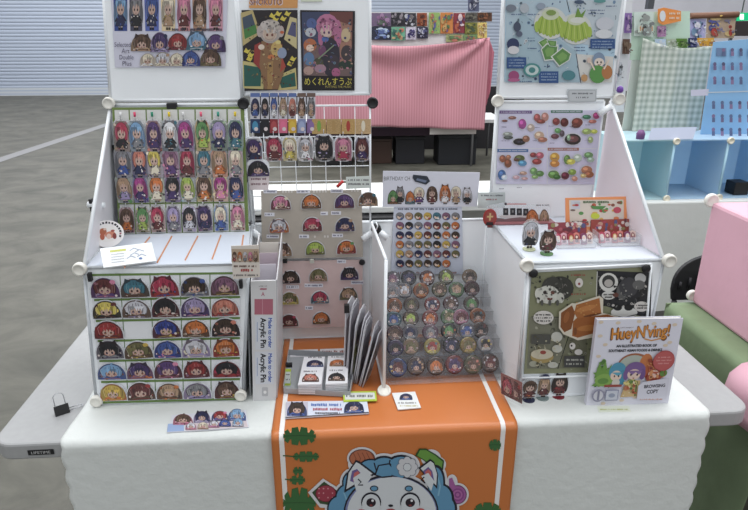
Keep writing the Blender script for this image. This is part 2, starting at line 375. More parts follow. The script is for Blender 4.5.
A = Art(z0=.0014); A.text('LIFETIME', 0, 0, .044, .0075, (200,200,200)); A.build('lettering', lo, lab_pl.mat(PY(42,455,0).x, .716))
for sx in (-.6, .86):
    for yy in (.12, .64):
        MB().tube([(sx, yy, TT-.045), (sx, yy, .0)], .014, col((120,124,128), .4, .6)).build('leg', table)
    MB().tube([(sx, .12, .18), (sx, .64, .18)], .01, col((120,124,128), .4, .6)).build('cross_bar', table)
# ---- white cloth with a scalloped edge
CLW = col((208,212,210), .75, bump=.25, scale=35)
def cloth_sheet(name, xl, xr, yback, zbot, ztop, yfront, m, scal=0, nx=120, wav=.006, thick=.0008, flop=0, seed=1, uvs=1, rip=.0009):
    r = random.Random(seed); ph = [r.uniform(0, 6) for _ in range(6)]
    path = []                                   # (y, z, hang)
    for k in range(16): path.append((yback+(yfront+.012-yback)*k/15, ztop, 0))
    for k in range(1, 7):
        t = pi/2*k/6; path.append((yfront+.012-.018*sin(t), ztop-.018*(1-cos(t)), .02))
    nb = 60
    for k in range(1, nb+1): path.append((yfront-.006, ztop-.018-(ztop-.018-zbot)*k/nb, k/nb))
    vs = []; fs = []; uv = []
    L = 0; prev = path[0]
    for j, (y, z, h) in enumerate(path):
        L += hypot(y-prev[0], z-prev[1]); prev = (y, z, h)
        for i in range(nx+1):
            u = i/nx
            e = 0
            if scal:
                e = scal*abs(sin(L*pi/.058))
            X = xl - e + (xr-xl+2*e)*u
            yy = y - h*wav*(1.2+sin(X*9+ph[0])+.6*sin(X*23+ph[1])+.5*sin(X*5+ph[2]+z*4)) if h else y
            zz = z + (0 if h else rip*(1+sin(X*31+y*20+ph[3])*sin(y*43+ph[4]+X*7)))
            if flop and h: yy -= flop*h
            vs.append((X, yy, zz)); uv.append((X*uvs, L*uvs))
    for j in range(len(path)-1):
        for i in range(nx): k = j*(nx+1)+i; fs.append((k, k+nx+1, k+nx+2, k+1))
    M = MB().add(vs, fs, m, True); o = M.build(name, origin=((xl+xr)/2, yfront, zbot))
    lay = o.data.uv_layers.new(name='UVMap')
    for lp in o.data.loops: lay.data[lp.index].uv = uv[lp.vertex_index]
    sd = o.modifiers.new('thickness', 'SOLIDIFY'); sd.thickness = thick; sd.offset = 1
    return o
cl = cloth_sheet('tablecloth', -.655, .952, .74, .06, TT+.0015, 0, CLW, scal=.0065, nx=200, wav=.0045)
tag(cl, 'white scalloped tablecloth hanging over the front of the table', 'tablecloth')
# ---- orange runner
RXL, RXR = PZ(272, 431, TT).x+.0, PZ(517, 424, TT).x
OR = col((192,114,62), .33, noise=.03, scale=5)
ru = cloth_sheet('table_runner', RXL, RXR, .475, .2, TT+.0055, -.012, OR, nx=60, wav=0, thick=.0006, rip=0)
tag(ru, 'orange printed banner runner down the middle of the table with a white cartoon animal', 'banner')
tag(cl)
GS = (168,174,178)
pt = HP(TT+.0075); pf = VP(-.0195)
# stripes on top + on the hang
WS = (226,224,222)
sx0, sx1 = pf.px(281.5, 440)[0], pf.px(502.5, 440)[0]
for nm, xx in (('stripe', sx0), ('stripe', sx1)):
    M = MB(); hw = .006
    pr = [(.474, TT+.0072), (0-.004, TT+.0072)]+[(0-.001-.018*sin(t), TT+.0068-.018*(1-cos(t))) for t in [pi/2*k/6 for k in range(1, 7)]]+[(-.0192, .2)]
    vs = [(xx-hw, y-.0, z) for y, z in pr]+[(xx+hw, y, z) for y, z in pr]; n = len(pr)
    M.add(vs, [(i, i+1, n+i+1, n+i) for i in range(n-1)], col(WS)); o = M.build(nm, ru); o['label'] = 'white border line of the banner'
pm = ru
def runner_art(name, fn, label=None):
    A = px_art(pf, dz=.00006, z0=.0004); fn(A); o = A.build(name, ru, pf.mat())
    if label: o['label'] = label
GL = (52,112,52)
def leafL(x0, x1, yc, h, sgn=1, c=GL, n=5, stem=0):
    def f(A):
        if stem: A.line([(x0-stem*sgn, yc-1), (x0+sgn, yc)], 1.1, shade(c,.9))
        cx, rx, ry = (x0+x1)/2, abs(x1-x0)/2, h*.5
        pts = []; N = 64; nn = n*2
        for k in range(N):
            t = 2*pi*k/N; ph = (t*nn/(2*pi)) % 1
            q = .42 if abs(ph-.5) < .10 else (1-.10*abs(ph-.5))
            yy = abs(sin(t))**.8*(1 if sin(t) > 0 else -1)
            pts.append((cx+rx*cos(t)*(q*.25+.75 if q > .5 else .9), yc+ry*yy*q))
        A.poly(pts, c); A.line([(x0, yc), (cx, yc-.6), (x1, yc)], .6, shade(c,.72))
    return f
runner_art('printed_leaf', leafL(283, 316, 436, 19), 'green slotted leaf at the top left of the banner')
runner_art('printed_leaf', leafL(293, 319, 456.5, 11, n=5, stem=10))
runner_art('printed_leaf', leafL(293, 303, 471, 9, n=3, stem=0)); runner_art('printed_leaf', leafL(290, 305, 480, 10, n=3, stem=5))
runner_art('printed_leaf', leafL(283, 316, 503, 32, n=5)); runner_art('printed_leaf', leafL(501, 489, 445, 12, sgn=-1, n=4)); runner_art('printed_leaf', leafL(501, 474, 511, 18, sgn=-1, n=4))
def mascot(A):
    B, W, BL, D = (28,30,48), (212,216,224), (88,150,196), (60,110,165)
    OUT = (216,218,222)
    # white sticker rim
    for x, y, rx, ry in ((362,458,15,11.3),(326,493,12.5,10.5),(431,458,10,9),(437,464,9,8),(457.5,494,11.2,11.5),(452,482,5.5,8),
        (347,497,14.2,16.2),(352,482,12.2,14.2),(340,508,15.2,16.2),(371,466,14.2,10.2),(384,464,15.2,11.2),(401,463,16.2,11.2),(436,481,11.2,19.2),(442,498,14.2,17.2),(444,508,15.2,15.2),(391,512,50,41),(407,466,13,13),(356,464,8,8),(431,462,7,7)): A.ell(x, y, rx, ry, OUT, n=28)
    A.poly([(308,492),(323,478),(339,488),(336,508),(320,507)], OUT)
    # croissant, berry, green fruit, purple fruit
    A.ell(362, 458, 13, 9.3, (110,48,30), n=24); A.ell(362, 458, 12, 8.3, (196,100,62), n=24)
    for k in range(5): A.line([(353+k*4.5, 452), (356+k*4.5, 458), (354+k*4.5, 464)], .8, (140,62,38))
    A.poly([(312,492),(324,481),(337,490),(332,505),(320,503)], (52,80,40)); A.ell(326, 493, 10.5, 8.5, (120,30,48), n=24); A.ell(326, 493, 9.6, 7.7, (178,52,74), n=24)
    for k in range(9): A.ell(319+k%4*4.5, 488+k//3*4.5, .8, .8, (225,140,150))
    A.poly([(415,455),(419,448),(426,448),(436,454),(444,460),(443,469),(434,471),(424,460)], (40,80,30)); A.poly([(417,455),(420,449.5),(426,449.5),(435,455),(442.5,461),(441.5,467.5),(434,469),(424,459)], (102,160,48))
    A.ell(457.5, 494, 9, 9.5, (110,40,100), n=24); A.ell(457.5, 494, 8.2, 8.7, (176,84,160), n=24); A.poly([(449,490),(449,478),(452,477),(456,487)], (176,84,160))
    for k in range(4): A.ell(457.5, 494, 6.5-k*1.6, 6.5-k*1.6, (150,60,140) if k%2 == 0 else (186,98,172))
    # mane
    for x, y, rx, ry in ((347,497,12,14),(352,482,10,12),(340,508,13,14),(371,466,12,8),(384,464,13,9),(401,463,14,9),(436,481,9,17),(442,498,12,15),(444,508,13,15)): A.ell(x, y, rx, ry, B, n=24)
    for x, y, rx, ry in ((347,497,10.5,12.5),(352,482,8.6,10.6),(340,508,11.5,12.5),(371,466,10.6,6.6),(384,465,11.6,8),(401,465,12.6,9),(435.5,482,7.6,15.5),(441,498,10.6,13.6),(443,508,11.6,13.6)): A.ell(x, y, rx, ry, BL, n=24)
    A.line([(390,459),(388,467),(391,476)], 1.3, B); A.line([(374,462),(376,469),(383,475)], 1.3, B)
    A.line([(349,484),(344,492),(347,500)], 1.6, (120,180,215)); A.line([(437,475),(440,485),(438,495)], 1.6, (120,180,215))
    # ears
    for e in (((344,492),(347,472),(356,459),(360,461),(376,473)), ((418,467),(430,458),(434,461),(438,474),(437,488))):
        A.poly(list(e), B); cx = sum(p[0] for p in e)/5; cy = sum(p[1] for p in e)/5
        A.poly([(cx+(x-cx)*.82, cy+(y-cy)*.82) for x, y in e], W)
    A.poly([(350,480),(352,470),(357,468),(364,476),(360,484)], (110,90,160)); A.poly([(353,480),(354,472),(358,470),(362,476),(359,483)], (214,92,96))
    A.poly([(423,470),(428,466),(432,470),(434,480),(428,482)], (110,90,160)); A.poly([(425,471),(428,468),(431,471),(431,479),(427,479)], (214,92,96))
    # head
    A.ell(391, 512, 47.5, 38.5, B, n=40); A.ell(391, 512.5, 46, 37, (120,130,185), n=40); A.ell(391.5, 512.5, 44.5, 36.6, W, n=40)
    A.poly([(353,477),(362,471),(372,475),(366,484),(356,490)], W); A.poly([(421,475),(428,472),(434,480),(431,490)], W)
    A.line([(358,478),(361,481),(358,484),(363,484)], 1.4, B)
    A.line([(424,476),(421,479),(425,482)], 1.4, B)
    # fringe and flower
    A.poly([(374,474),(378,464),(390,462),(396,470),(392,476),(382,477)], B); A.poly([(376,473.5),(379,465),(389,463.5),(394,470),(391,474.5),(382,475.5)], BL)
    A.poly([(392,474),(391,464),(404,461),(410,470),(402,477)], BL)
    for k in range(8): A.ell(407+7*cos(k*pi/4), 466+7*sin(k*pi/4), 3.9, 3.9, (120,124,140), n=12)
    for k in range(8): A.ell(407+7*cos(k*pi/4), 466+7*sin(k*pi/4), 3.3, 3.3, (206,208,216), n=12)
    A.ell(407, 466, 4.2, 4.2, (130,134,150), n=14); A.ell(407, 466, 3.6, 3.6, (214,216,224), n=14)
    # face
    for x in (374, 408.6): A.ell(x, 487.3, 4.2, 3, B); A.ell(x, 487.3, 3.2, 2.1, BL)
    for x in (371, 410):
        A.ell(x, 501, 10, 10, B, n=24); A.ell(x, 501.6, 8.7, 8.7, W, n=24); A.rect(x-9, 501, x+9, 512, W)
        A.ell(x, 501.3, 4.8, 4.4, (34,22,34), n=18); A.ell(x+1.5, 499.3, 1.3, 1.2, (235,235,240)); A.ell(x, 504, 1.6, 1, (140,50,50))
    A.ell(390.5, 504.3, 2.4, 1.3, B); A.ell(390.5, 509.5, 5, 2.2, (190,60,60))
    A.ell(361.5, 511, 5, 3.2, (226,92,92)); A.ell(420, 510, 5, 3.2, (226,92,92))
    A.ell(391, 525, 4, 6, (190,60,70))
A0 = px_art(pf, dz=.00003, z0=.0012); mascot(A0); o = A0.build('printed_mascot', ru, pf.mat()); o['label'] = 'white cartoon animal head with a blue mane, flower and fruits'
# ================================================================ modular cube shelving
T0 = TT+.0025     # what stands on the cloth
ZS, ZU, ZT = 1.127, 1.472, 1.83
YB = .47
def rod_loop(M, pts, r, m, close=True):
    n = len(pts)
    for i in range(n if close else n-1): M.tube([pts[i], pts[(i+1)%n]], r, m, 8)
def framed(name, parent, a, b, c, d, m=WPAN, frame=True, t=.003, label=None):
    o = MB().quad(a, b, c, d, t, m).build(name, parent)
    if frame:
        F = MB(); rod_loop(F, [Vector(p) for p in (a,b,c,d)], .0045, WROD); F.build('frame', o)
    if label: o['label'] = label
    return o
def connector(parent, p, r=.017, h=.018, m=WPLA, ax=(0,-1,0), name='corner_connector', label=None):
    M = MB(); a = Vector(ax)
    M.lathe(Vector(p)-a*h*.3, [(r*.55,0),(r*.95,h*.15),(r,h*.5),(r*.95,h*.85),(r*.75,h),(r*.7,h*.9),(r*.1,h*.9)], m, 18, ax)
    o = M.build(name, parent)
    if label: o['label'] = label
    return o
XA, XB, XC, XD, XE = -.587, -.234, .117, .473, .803; XA2 = -.612
# ---------- left shelf unit
ls = empty('cube_shelf', (-.42, .31, T0), 'white modular cube shelf at the left end of the table, round connectors at its corners', 'shelf', 'white modular cube shelves')
YF = .15; zb = T0+.003
fbl, fbr, ftl, ftr = PY(97,405,YF).x, PY(243,400,YF).x, PY(84,268,YF).x, PY(249,266,YF).x
bx = lambda x, z: x
P3 = lambda x, y, z: Vector((x, y, z))
framed('side_panel', ls, P3(fbl,YF,zb), P3(XA-.03,YB,zb), P3(XA2,YB,ZS), P3(ftl,YF,ZS))
framed('side_panel', ls, P3(fbr,YF,zb), P3(XB-.01,YB,zb), P3(XB,YB,ZS), P3(ftr,YF,ZS))
framed('back_panel', ls, P3(XA-.02,YB,zb), P3(XB-.01,YB,zb), P3(XB-.004,YB,ZS-.005), P3(XA2+.004,YB,ZS-.005), frame=False)
framed('front_panel', ls, P3(fbl,YF,zb), P3(fbr,YF,zb), P3(ftr,YF,ZS), P3(ftl,YF,ZS))
framed('top_panel', ls, P3(ftl,YF,ZS), P3(ftr,YF,ZS), P3(XB,YB,ZS), P3(XA2,YB,ZS), m=col((206,212,222), .4))
framed('back_panel', ls, P3(XA2,YB,ZS), P3(XB,YB,ZS), P3(XB,YB,ZU), P3(XA,YB,ZU))
framed('upper_panel', ls, P3(XA+.002,YB,ZU+.012), P3(XB-.002,YB,ZU+.012), P3(XB+.0,YB,ZT), P3(XA+.03,YB,ZT), label='white top board with rounded corners')
# triangular side gusset with its sloping rod
tr = MB().prism([P3(ftl,YF,ZS), P3(XA2,YB,ZS), P3(XA,YB,ZU)], (-1,0,0), .002, col((222,222,226), .5)).build('side_gusset', ls)
MB().tube([P3(ftl,YF,ZS), P3(XA,YB,ZU)], .0048, WROD).build('sloping_rod', ls)
for p in (P3(ftl-.005,YF-.008,ZS+.002), P3(XA,YB-.008,ZU+.006), P3(fbl+.005,YF-.006,T0+.017), P3(fbr-.003,YF-.006,T0+.017)): connector(ls, p, r=.0165 if p.z > 1 else .016)
# ---------- right shelf unit
rs = empty('cube_shelf', (.65, .28, T0), 'white cube shelf at the right end of the table, dark food poster in front', 'shelf', 'white modular cube shelves')
YR = .10
gbl, gbr, gtl, gtr = PY(517,393,YR).x, .815, PY(527,270,YR).x, PY(663,262,YR).x
XC2 = PY(488,232,YB).x+.012
framed('side_panel', rs, P3(gbl,YR,zb), P3(XD,YB,zb), P3(XD,YB,ZS), P3(gtl,YR,ZS))
framed('side_panel', rs, P3(gbr,YR,zb), P3(XE,YB,zb), P3(XE,YB,ZS), P3(gtr,YR,ZS))
framed('back_panel', rs, P3(XD,YB,zb), P3(XE,YB,zb), P3(XE,YB,ZS-.005), P3(XD,YB,ZS-.005), frame=False)
framed('front_panel', rs, P3(gbl,YR,zb), P3(gbr,YR,zb), P3(gtr,YR,ZS), P3(gtl,YR,ZS))
framed('top_panel', rs, P3(gtl,YR,ZS), P3(gtr,YR,ZS), P3(XE,YB,ZS), P3(XD,YB,ZS), m=col((206,212,222), .4))
framed('back_panel', rs, P3(XD,YB,ZS), P3(XE-.02,YB,ZS), P3(XE-.02,YB,ZU), P3(XD,YB,ZU))
framed('upper_panel', rs, P3(XD,YB,ZU+.012), P3(XE+.006,YB,ZU+.012), P3(XE,YB,ZT), P3(XD-.005,YB,ZT), label='white top board of the shelf')
MB().prism([P3(gtr,YR,ZS), P3(XE-.01,YB,ZS), P3(XE-.005,YB,ZU)], (1,0,0), .002, col((236,226,232), .5)).build('side_gusset', rs)
MB().tube([P3(gtr,YR,ZS), P3(XE,YB,ZU)], .0048, WROD).build('sloping_rod', rs)
for p in (P3(gtl-.006,YR-.008,ZS+.0), P3(gtr+.008,YR-.008,ZS+.002), P3(XD-.002,YB-.008,ZU+.004), P3(XE+.018,YB-.008,ZU+.006)): connector(rs, p, r=.0175)
# clamp handle below the top right connector
c_ = PY(606,110,YB-.02); MB().tube([c_+Vector((-.02,0,-.012)), c_+Vector((.012,0,.01))], .009, WROD, 10).build('clamp_handle', rs)
# ---------- centre display wall: upper poster board, lower back panels, divider
cs = empty('display_wall', (.12, YB, T0), 'white middle display wall of boards joining the two cube shelves', 'display wall')
framed('back_panel', cs, P3(XB+.006,YB,zb), P3(XC-.003,YB,zb), P3(XC-.003,YB,ZS), P3(XB+.006,YB,ZS), label='lower middle left board')
framed('back_panel', cs, P3(XC+.003,YB,zb), P3(XD-.006,YB,zb), P3(XD-.006,YB,ZS), P3(XC+.003,YB,ZS))
framed('upper_panel', cs, P3(XB+.006,YB,ZU+.025), P3(XC-.003,YB,ZU+.025), P3(XC-.003,YB,ZT), P3(XB+.006,YB,ZT), label='white poster board of the wall')
xdv = PY(386,268,YF).x; xdb = PY(384,390,YF).x
dv = MB().quad(P3(xdb,YF,zb), P3(XC,YB-.008,zb), P3(XC,YB-.008,ZS), P3(xdv,YF,ZS), .002, col((228,226,228), .3, alpha=.55)).build('divider_panel', cs); dv['label'] = 'see-through divider with white rods'
F = MB(); rod_loop(F, [P3(xdb,YF,zb+.01), P3(XC,YB-.008,zb+.01), P3(XC,YB-.008,ZS), P3(xdv,YF,ZS)], .0042, WROD); F.build('frame', dv)
connector(cs, P3(xdb, YF-.004, T0+.006), .019, .014, ax=(0,-.5,.86), name='foot_connector')
connector(cs, P3(XB+.003, YB-.012, ZU+.003), .016, .02, BLK, name='round_joint', label='black round corner joint of the grid'); connector(cs, P3(XC+.003, YB-.012, ZU+.002), .016, .02, BLK, name='round_joint', label='black round corner joint of the grid')
# clamps at the divider and shelf top: black clip with white knobs
def clamp(px, py, Y, label, dx=1, parent=None):
    c = PY(px, py, Y); t = empty('corner_clamp', c, label, 'clamp', 'white and black corner clamps')
    MB().lathe(c+Vector((0,.012,0)), [(.010,0),(.0155,.004),(.0155,.018),(.010,.022)], BLK, 14, (0,-1,0)).build('joint', t)
    MB().tube([c+Vector((-.012*dx,-.008,-.008)), c+Vector((-.042*dx,-.018,-.026))], .009, WROD, 12, .0105).build('knob', t)
    MB().tube([c+Vector((.012*dx,-.004,-.008)), c+Vector((.034*dx,-.012,-.026))], .009, WROD, 12, .0105).build('knob', t)
    MB().tube([c+Vector((0,-.01,.0)), c+Vector((.004*dx,-.012,.014)), c+Vector((.0,-.004,.022))], .002, WROD).build('lever', t)
    return t
clamp(376, 229, YB-.01, 'white-knobbed clamp at the back of the see-through divider, beside the button badge sheet')
clamp(248, 228, YB-.01, 'white knobbed clamp at the back of left shelf top, above the hanging sign')
ORD = ['first','second','third','fourth','fifth','sixth','seventh','eighth']
GREEN = (108,146,62)
WC = (222,223,226)
def board(name, pl, q, t, m, label, cat, parent=None, kind=None):
    """flat board whose corners are pixel points on plane pl; returns object with matrix of the plane"""
    M = MB(); pts = [pl.px(*p) for p in q]; solid(M, pts, -t, 0, m)
    o = M.build(name, parent, pl.mat()); 
    if label: o['label'] = label
    if cat: o['category'] = cat
    return o
def set_origin(o, u, v):
    """move a plane-built mesh so that its origin sits at its base"""
    for vv in o.data.vertices: vv.co.x -= u; vv.co.y -= v
    wm = WM(o) @ Matrix.Translation((u, v, 0)); 
    for ch in o.children: pass
    o.matrix_world = wm; o['_wm'] = [x for r in wm for x in r]
# ================================================================ lower left: badge board with 29 domed acrylic badges
pb = VP(YF-.006)
q = [(90,275),(240,272),(239,399),(101,404)]
bb = board('badge_board', pb, q, .003, col((224,226,230), .5), 'white card board with green strips holding rows of domed acrylic badges', 'display board')
A = px_art(pb)
strips = [(275,273),(300,297),(321,318),(341,338),(361,358),(382,379),(402.5,398.5)]
L_ = lambda y: 90+(y-275)*11/128
for a, b in strips:
    xl = L_(a)+2; A.poly([(xl,a-1.1),(240,b-1.1),(240,b+1.1),(xl,a+1.1)], GREEN)
for k in range(1, 5):
    t = k/5; A.poly([(90+150*t-.5,275-3*t),(90+150*t+.3,275-3*t),(101+138*t+.3,403-4*t),(101+138*t-.5,403-4*t)], (96,130,60))
A.build('green_strips', bb, pb.mat())
D1 = [[('maroon','purple','pink'),('teal','brown','maroon'),('crimson','red','blue'),('dark_brown','grey','blue'),('mauve','brown','yellow')],
      [('yellow','black','maroon'),('silver','brown','lavender'),('black','maroon','cream'),('lavender','violet','pink'),('salmon','red','grey')],
      [('red','maroon','orange'),None,('royal','maroon','yellow'),('orange','brown','cream'),('dark_brown','black','salmon')],
      [('black','grey','violet'),('olive','brown','gold'),('blue','royal','pink'),('silver','lavender','cream'),('orange','red','gold')],
      [('light_blue','blue','salmon'),('violet','mauve','orange'),('purple','maroon','pink'),('red','maroon','mauve'),('black','red','crimson')],
      [('gold','orange','yellow'),('maroon','brown','red'),('tan','brown','orange'),('grey','lavender','navy'),('brown','maroon','gold')]]
RY = [297.5, 318, 338.5, 358.5, 379, 400]
HN = dict(red='red', maroon='dark red', teal='teal', crimson='crimson', dark_brown='dark brown', mauve='dusty purple', yellow='yellow', silver='silver', black='black', lavender='lavender', salmon='salmon', royal='deep blue', orange='orange', olive='olive brown', blue='blue', light_blue='light blue', violet='dark violet', purple='purple', gold='golden', tan='tan', grey='grey', brown='brown', navy='navy', pink='pink', magenta='magenta', green='green', lime='lime green', cream='cream', white='white')
CLRP = col((238,240,246), .15, 0, .55, spec=.8)
def badge(name, pl, bx_, by_, w, h, spec, label, cat, group, seed, th=.003, rim=(228,230,238), out=outline_dome, extra=None, partname='printed_figure', rot=0, art=bust, lift=0, clear=True):
    """a domed acrylic piece: clear rim as the thing, the print as its part"""
    M = MB(); solid(M, out(w, h), lift, lift+th, CLRP if clear else col(rim, .3))
    m = pl.mat(bx_, by_, .0008, rot); o = M.build(name, None, m); tag(o, label, cat, group)
    A = Art(z0=lift+th+.0003, dz=.00003); art(A, 0, h*.03, w*.93, h*.93, *[P[c] for c in spec], seed=seed); A.build(partname, o, m)
    if extra: extra(o, m)
    return o
pbb = shifted(pb, .0012)
k = 0
for r_, row in enumerate(D1):
    for c_, sp in enumerate(row):
        yb = RY[r_]-.6*c_; t = (yb-275)/128
        x0 = 90+11*t; x1 = 240.; cx = x0+(x1-x0)*(c_+.5)/5
        if c_ == 4: cx += 2*t
        cu, cv = pbb.px(cx, yb)
        # white card behind each badge
        s = 378
        k += 1
        if sp is None: continue
        w_ = .073+.003*sin(k*3.1); h_ = .0525+.003*sin(k*1.7)
        if (r_, c_) == (0, 2): h_ = .058
        badge('acrylic_badge', pbb, cu, cv, w_, h_, sp, 'acrylic badge with %s-haired face, %s from left in %s row of badge board' % (HN[sp[0]], ORD[c_], 'bottom' if r_ == 5 else 'top' if r_ == 0 else ORD[r_]), 'badge', 'domed acrylic badges on the lower left board', 100+k, rot=radians(((k*37)%7-3)*.6))
# thin wire clips at the corners of the board
for n_, (x, y, l) in enumerate(((90,277,'small black clip at the upper left corner of the badge board'),(241,284,'small black clip at the upper right edge of the badge board'))):
    p = PY(x, y, YF-.012); tag(MB().box(p, (.008,.012,.02), BLK).build('binder_clip'), l, 'clip', 'small black binder clips')
# ================================================================ upper left: keychain board
pk = Plane((0, .400, ZS+.0045), (1,0,0), (0,.052,.345))
q = [(113,108),(242,107),(247,232),(121,235)]
kb = board('keychain_board', pk, q, .004, col((214,214,212), .55), 'white board edged with green strips behind rows of hanging acrylic keychains', 'display board')
A = px_art(pk)
G2 = (112,140,60)
A.poly([(112,107.5),(242,106.5),(242,109),(112,110)], G2); A.poly([(112,108),(114.3,108),(121.5,235),(119,235)], G2); A.poly([(240.5,107),(244,107),(249,232),(245.5,232)], G2)
A.poly([(119,203),(246,201.5),(246,203),(119,204.5)], G2); A.poly([(120.5,234),(248,231),(248,232.5),(120.5,235.6)], G2)
sepT = [129,146,162,178,195,212,227]; sepB = [136,151.5,167,182.5,198,214,230]
for a, b in zip(sepT, sepB): A.poly([(a-.6,108),(a+.6,108),(b+.6,234),(b-.6,234)], G2)
A.build('green_strips', kb, pk.mat())
D2 = [[('crimson','black','tan'),('light_blue','grey','teal'),('purple','violet','salmon'),('white','black','teal'),('magenta','violet','lavender'),('green','lime','orange'),('lavender','navy','green'),('navy','teal','green')],
      [('grey','blue','tan'),('salmon','navy','violet'),('yellow','cream','violet'),('mauve','purple','pink'),('crimson','maroon','brown'),('teal','grey','tan'),('tan','orange','salmon'),('cream','grey','pink')],
      [('tan','lavender','green'),('magenta','violet','blue'),('orange','cream','green'),('black','violet','purple'),('lime','cream','teal'),('brown','orange','lime'),('magenta','pink','yellow'),('navy','blue','orange')],
      [('brown','orange','violet'),('green','lime','mauve'),('crimson','maroon','cream'),('lavender','grey','violet'),('black','silver','lavender'),('violet','navy','mauve'),('cream','blue','light_blue'),('pink','cream','salmon')]]
CL = [[(225,225,225),(225,70,110),(40,140,110),(230,200,40),(225,225,225),(235,100,130),(50,150,130),(230,200,50)],
      [(200,200,200)]*8, [(200,200,200)]*8, [(200,200,200)]*8]
KB = [(152,151), (178,177.5), (203,201.5), (233,230.5)]
KH = [31, 30, 28, 27]
pkk = shifted(pk, .003)
def rounded(w, h, r=.006):
    def f(w, h):
        r = min(w, h)*.3; p = []
        for cx, cy, a in ((w/2-r,h-r,0),(-w/2+r,h-r,90),(-w/2+r,r,180),(w/2-r,r,270)):
            for k in range(4): t = radians(a+30*k); p.append((cx+r*cos(t), cy+r*sin(t)))
        return p
    return f
KCL = col((222,222,228), .15, 0, .35, spec=.8)
for r_ in range(4):
    for c_ in range(8):
        sp = D2[r_][c_]; yb = KB[r_][0]+(KB[r_][1]-KB[r_][0])*c_/7; t = (yb-108)/126
        tops = [113]+sepT+[243]; bots = [120.5]+sepB+[247]
        cx = (tops[c_]+tops[c_+1])/2*(1-t)+(bots[c_]+bots[c_+1])/2*t
        u, v = pkk.px(cx, yb); h = KH[r_]/362; w_ = (.0425 if r_ < 3 else .04)+.002*sin(c_*2.3+r_)
        n_ = (3-r_)*.0015 if r_ < 3 else 0
        M = MB(); solid(M, rounded(w_, h)(w_, h), 0, .0022, KCL); m = pkk.mat(u, v, n_, radians(((c_*5+r_*3) % 7-3)*.7)); o = M.build('keychain', None, m)
        tag(o, 'acrylic keychain of %s-haired figure, %s from left in %s row of keychain board' % (HN[sp[0]], ORD[c_], 'bottom' if r_ == 3 else 'top' if r_ == 0 else ORD[r_]), 'keychain', 'acrylic keychains on the upper left board')
        A = Art(z0=.0025, dz=.00003); chibi(A, 0, h*.02, w_*1.0, h*.96, *[P[c] for c in sp], seed=300+r_*8+c_, bg=mixc(mixc(P[sp[1]], P[sp[2]], .5), (170,164,166), .45)); A.build('printed_figure', o, m)
        M = MB(); hh = .022 if r_ == 0 else .010
        M.tube([(0, h*.97, .002), (0, h*.97+hh*.45, .002)], .0012, col((190,190,190), .3, .8), 6)
        M.tube([(0, h*.97+hh*.45, .002), (0, h*.97+hh, .002)], .0032 if r_ == 0 else .0018, col(CL[r_][c_], .4), 8); M.build('clasp', o, m)
for x, y, l, s in ((172,106,'black binder clip on the top edge of the keychain board',(.027,.014,.016)),(115,149,'black binder clip on the left edge of the keychain board',(.010,.014,.022)),(246,178,'black binder clip on the right edge of the keychain board',(.009,.014,.024)),(245,103,'','')):
    if l: tag(MB().box(PY(x,y,YB-.014), s, BLK).build('binder_clip', bevel=.002), l, 'clip', 'small black binder clips')
# ================================================================ sheets and signs on the left shelf top
ph = HP(ZS+.004)
st = board('striped_sheet', ph, [(96,266),(119,238),(245,234.5),(251,263)], .0012, col((200,208,220), .5), 'white sheet with orange lines lying on the left shelf top', 'paper sheet')
A = px_art(ph)
for a in (((124,268),(150,237)),((144,266),(167,237)),((157,263),(172,236)),((185,260.5),(198,236)),((212,259.5),(221,235)),((240,259),(243.5,235))):
    if a[0][0] == 144: continue
    A.line([a[0], a[1]], 1.5, (224,140,92))
A.build('orange_lines', st, ph.mat())
# round paper sign, propped against the gusset
ps = Plane(PZ(108,248,ZS+.0055), (1,.1,0), (0,.42,.9))
def tilted(px, py, z, u=(1,0,0), v=(0,.3,.95)): return Plane(PZ(px, py, z), u, v)
M = MB(); R_ = .041; pts = [(R_*cos(2*pi*k/32), R_+R_*sin(2*pi*k/32)*.86-.004) for k in range(32)]; solid(M, pts, 0, .002, col((232,228,226), .4)); rsn = M.build('round_sign', None, ps.mat()); tag(rsn, 'round white sticker sign with an orange cartoon animal, left end of the left shelf top', 'sign')
A = Art(z0=.0023); A.ell(0, R_-.004, .026, .022, (246,238,230), n=24)
for x, y, rx, ry, c in ((-.01,.043,.009,.009,(196,96,60)),(.008,.034,.014,.009,(222,130,96)),(-.012,.030,.006,.009,(200,90,60)),(.018,.030,.005,.008,(150,60,50)),(.004,.03,.006,.007,(238,200,180)),(-.005,.049,.004,.003,(230,190,170)),(.014,.044,.005,.003,(180,80,60))): A.ell(x, y, rx, ry, c)
A.build('printed_animal', rsn, ps.mat())
A = Art(z0=.0024)
for k, ch in enumerate('* PLEASE ASK *'):
    if ch in ' *': continue
for k in range(17):
    a = radians(200-k*13.5); A.poly([(.033*cos(a)+.0035*cos(a+b_)*f_, R_-.004+.029*sin(a)+.0035*sin(a+b_)*f_) for b_, f_ in ((.7,1),(2.4,.9),(3.9,1),(5.5,.7+.3*(k % 3)))], (50,48,56) if k not in (1,15) else (180,90,110))
A.build('lettering', rsn, ps.mat())
# bagged white card leaning in front of it
pc = Plane(PZ(104,269,ZS+.0055), (1,.28,0), (-.13,.72,.55))
M = MB(); solid(M, [(0,0),(.118,.002),(.112,.058),(-.006,.056)], 0, .006, col((226,230,232), .3, spec=.7)); bc = M.build('bagged_card', None, pc.mat()); tag(bc, 'white card in a clear bag with a yellow strip, leaning on the left shelf top', 'card')
A = Art(z0=.0063); A.rect(.016, .041, .052, .047, (206,212,80))
for j in range(4): A.scrib(.018, .034-j*.0075, .05, .003, (170,176,186), j)
for j, (x, y) in enumerate(((.070,.04),(.082,.034),(.07,.026),(.086,.02),(.062,.018))): A.line([(x-.01,y),(x,y+.006),(x+.01,y)], .0018, (130,150,190))
A.ell(.083, .014, .004, .003, (80,120,190)); A.build('print', bc, pc.mat())
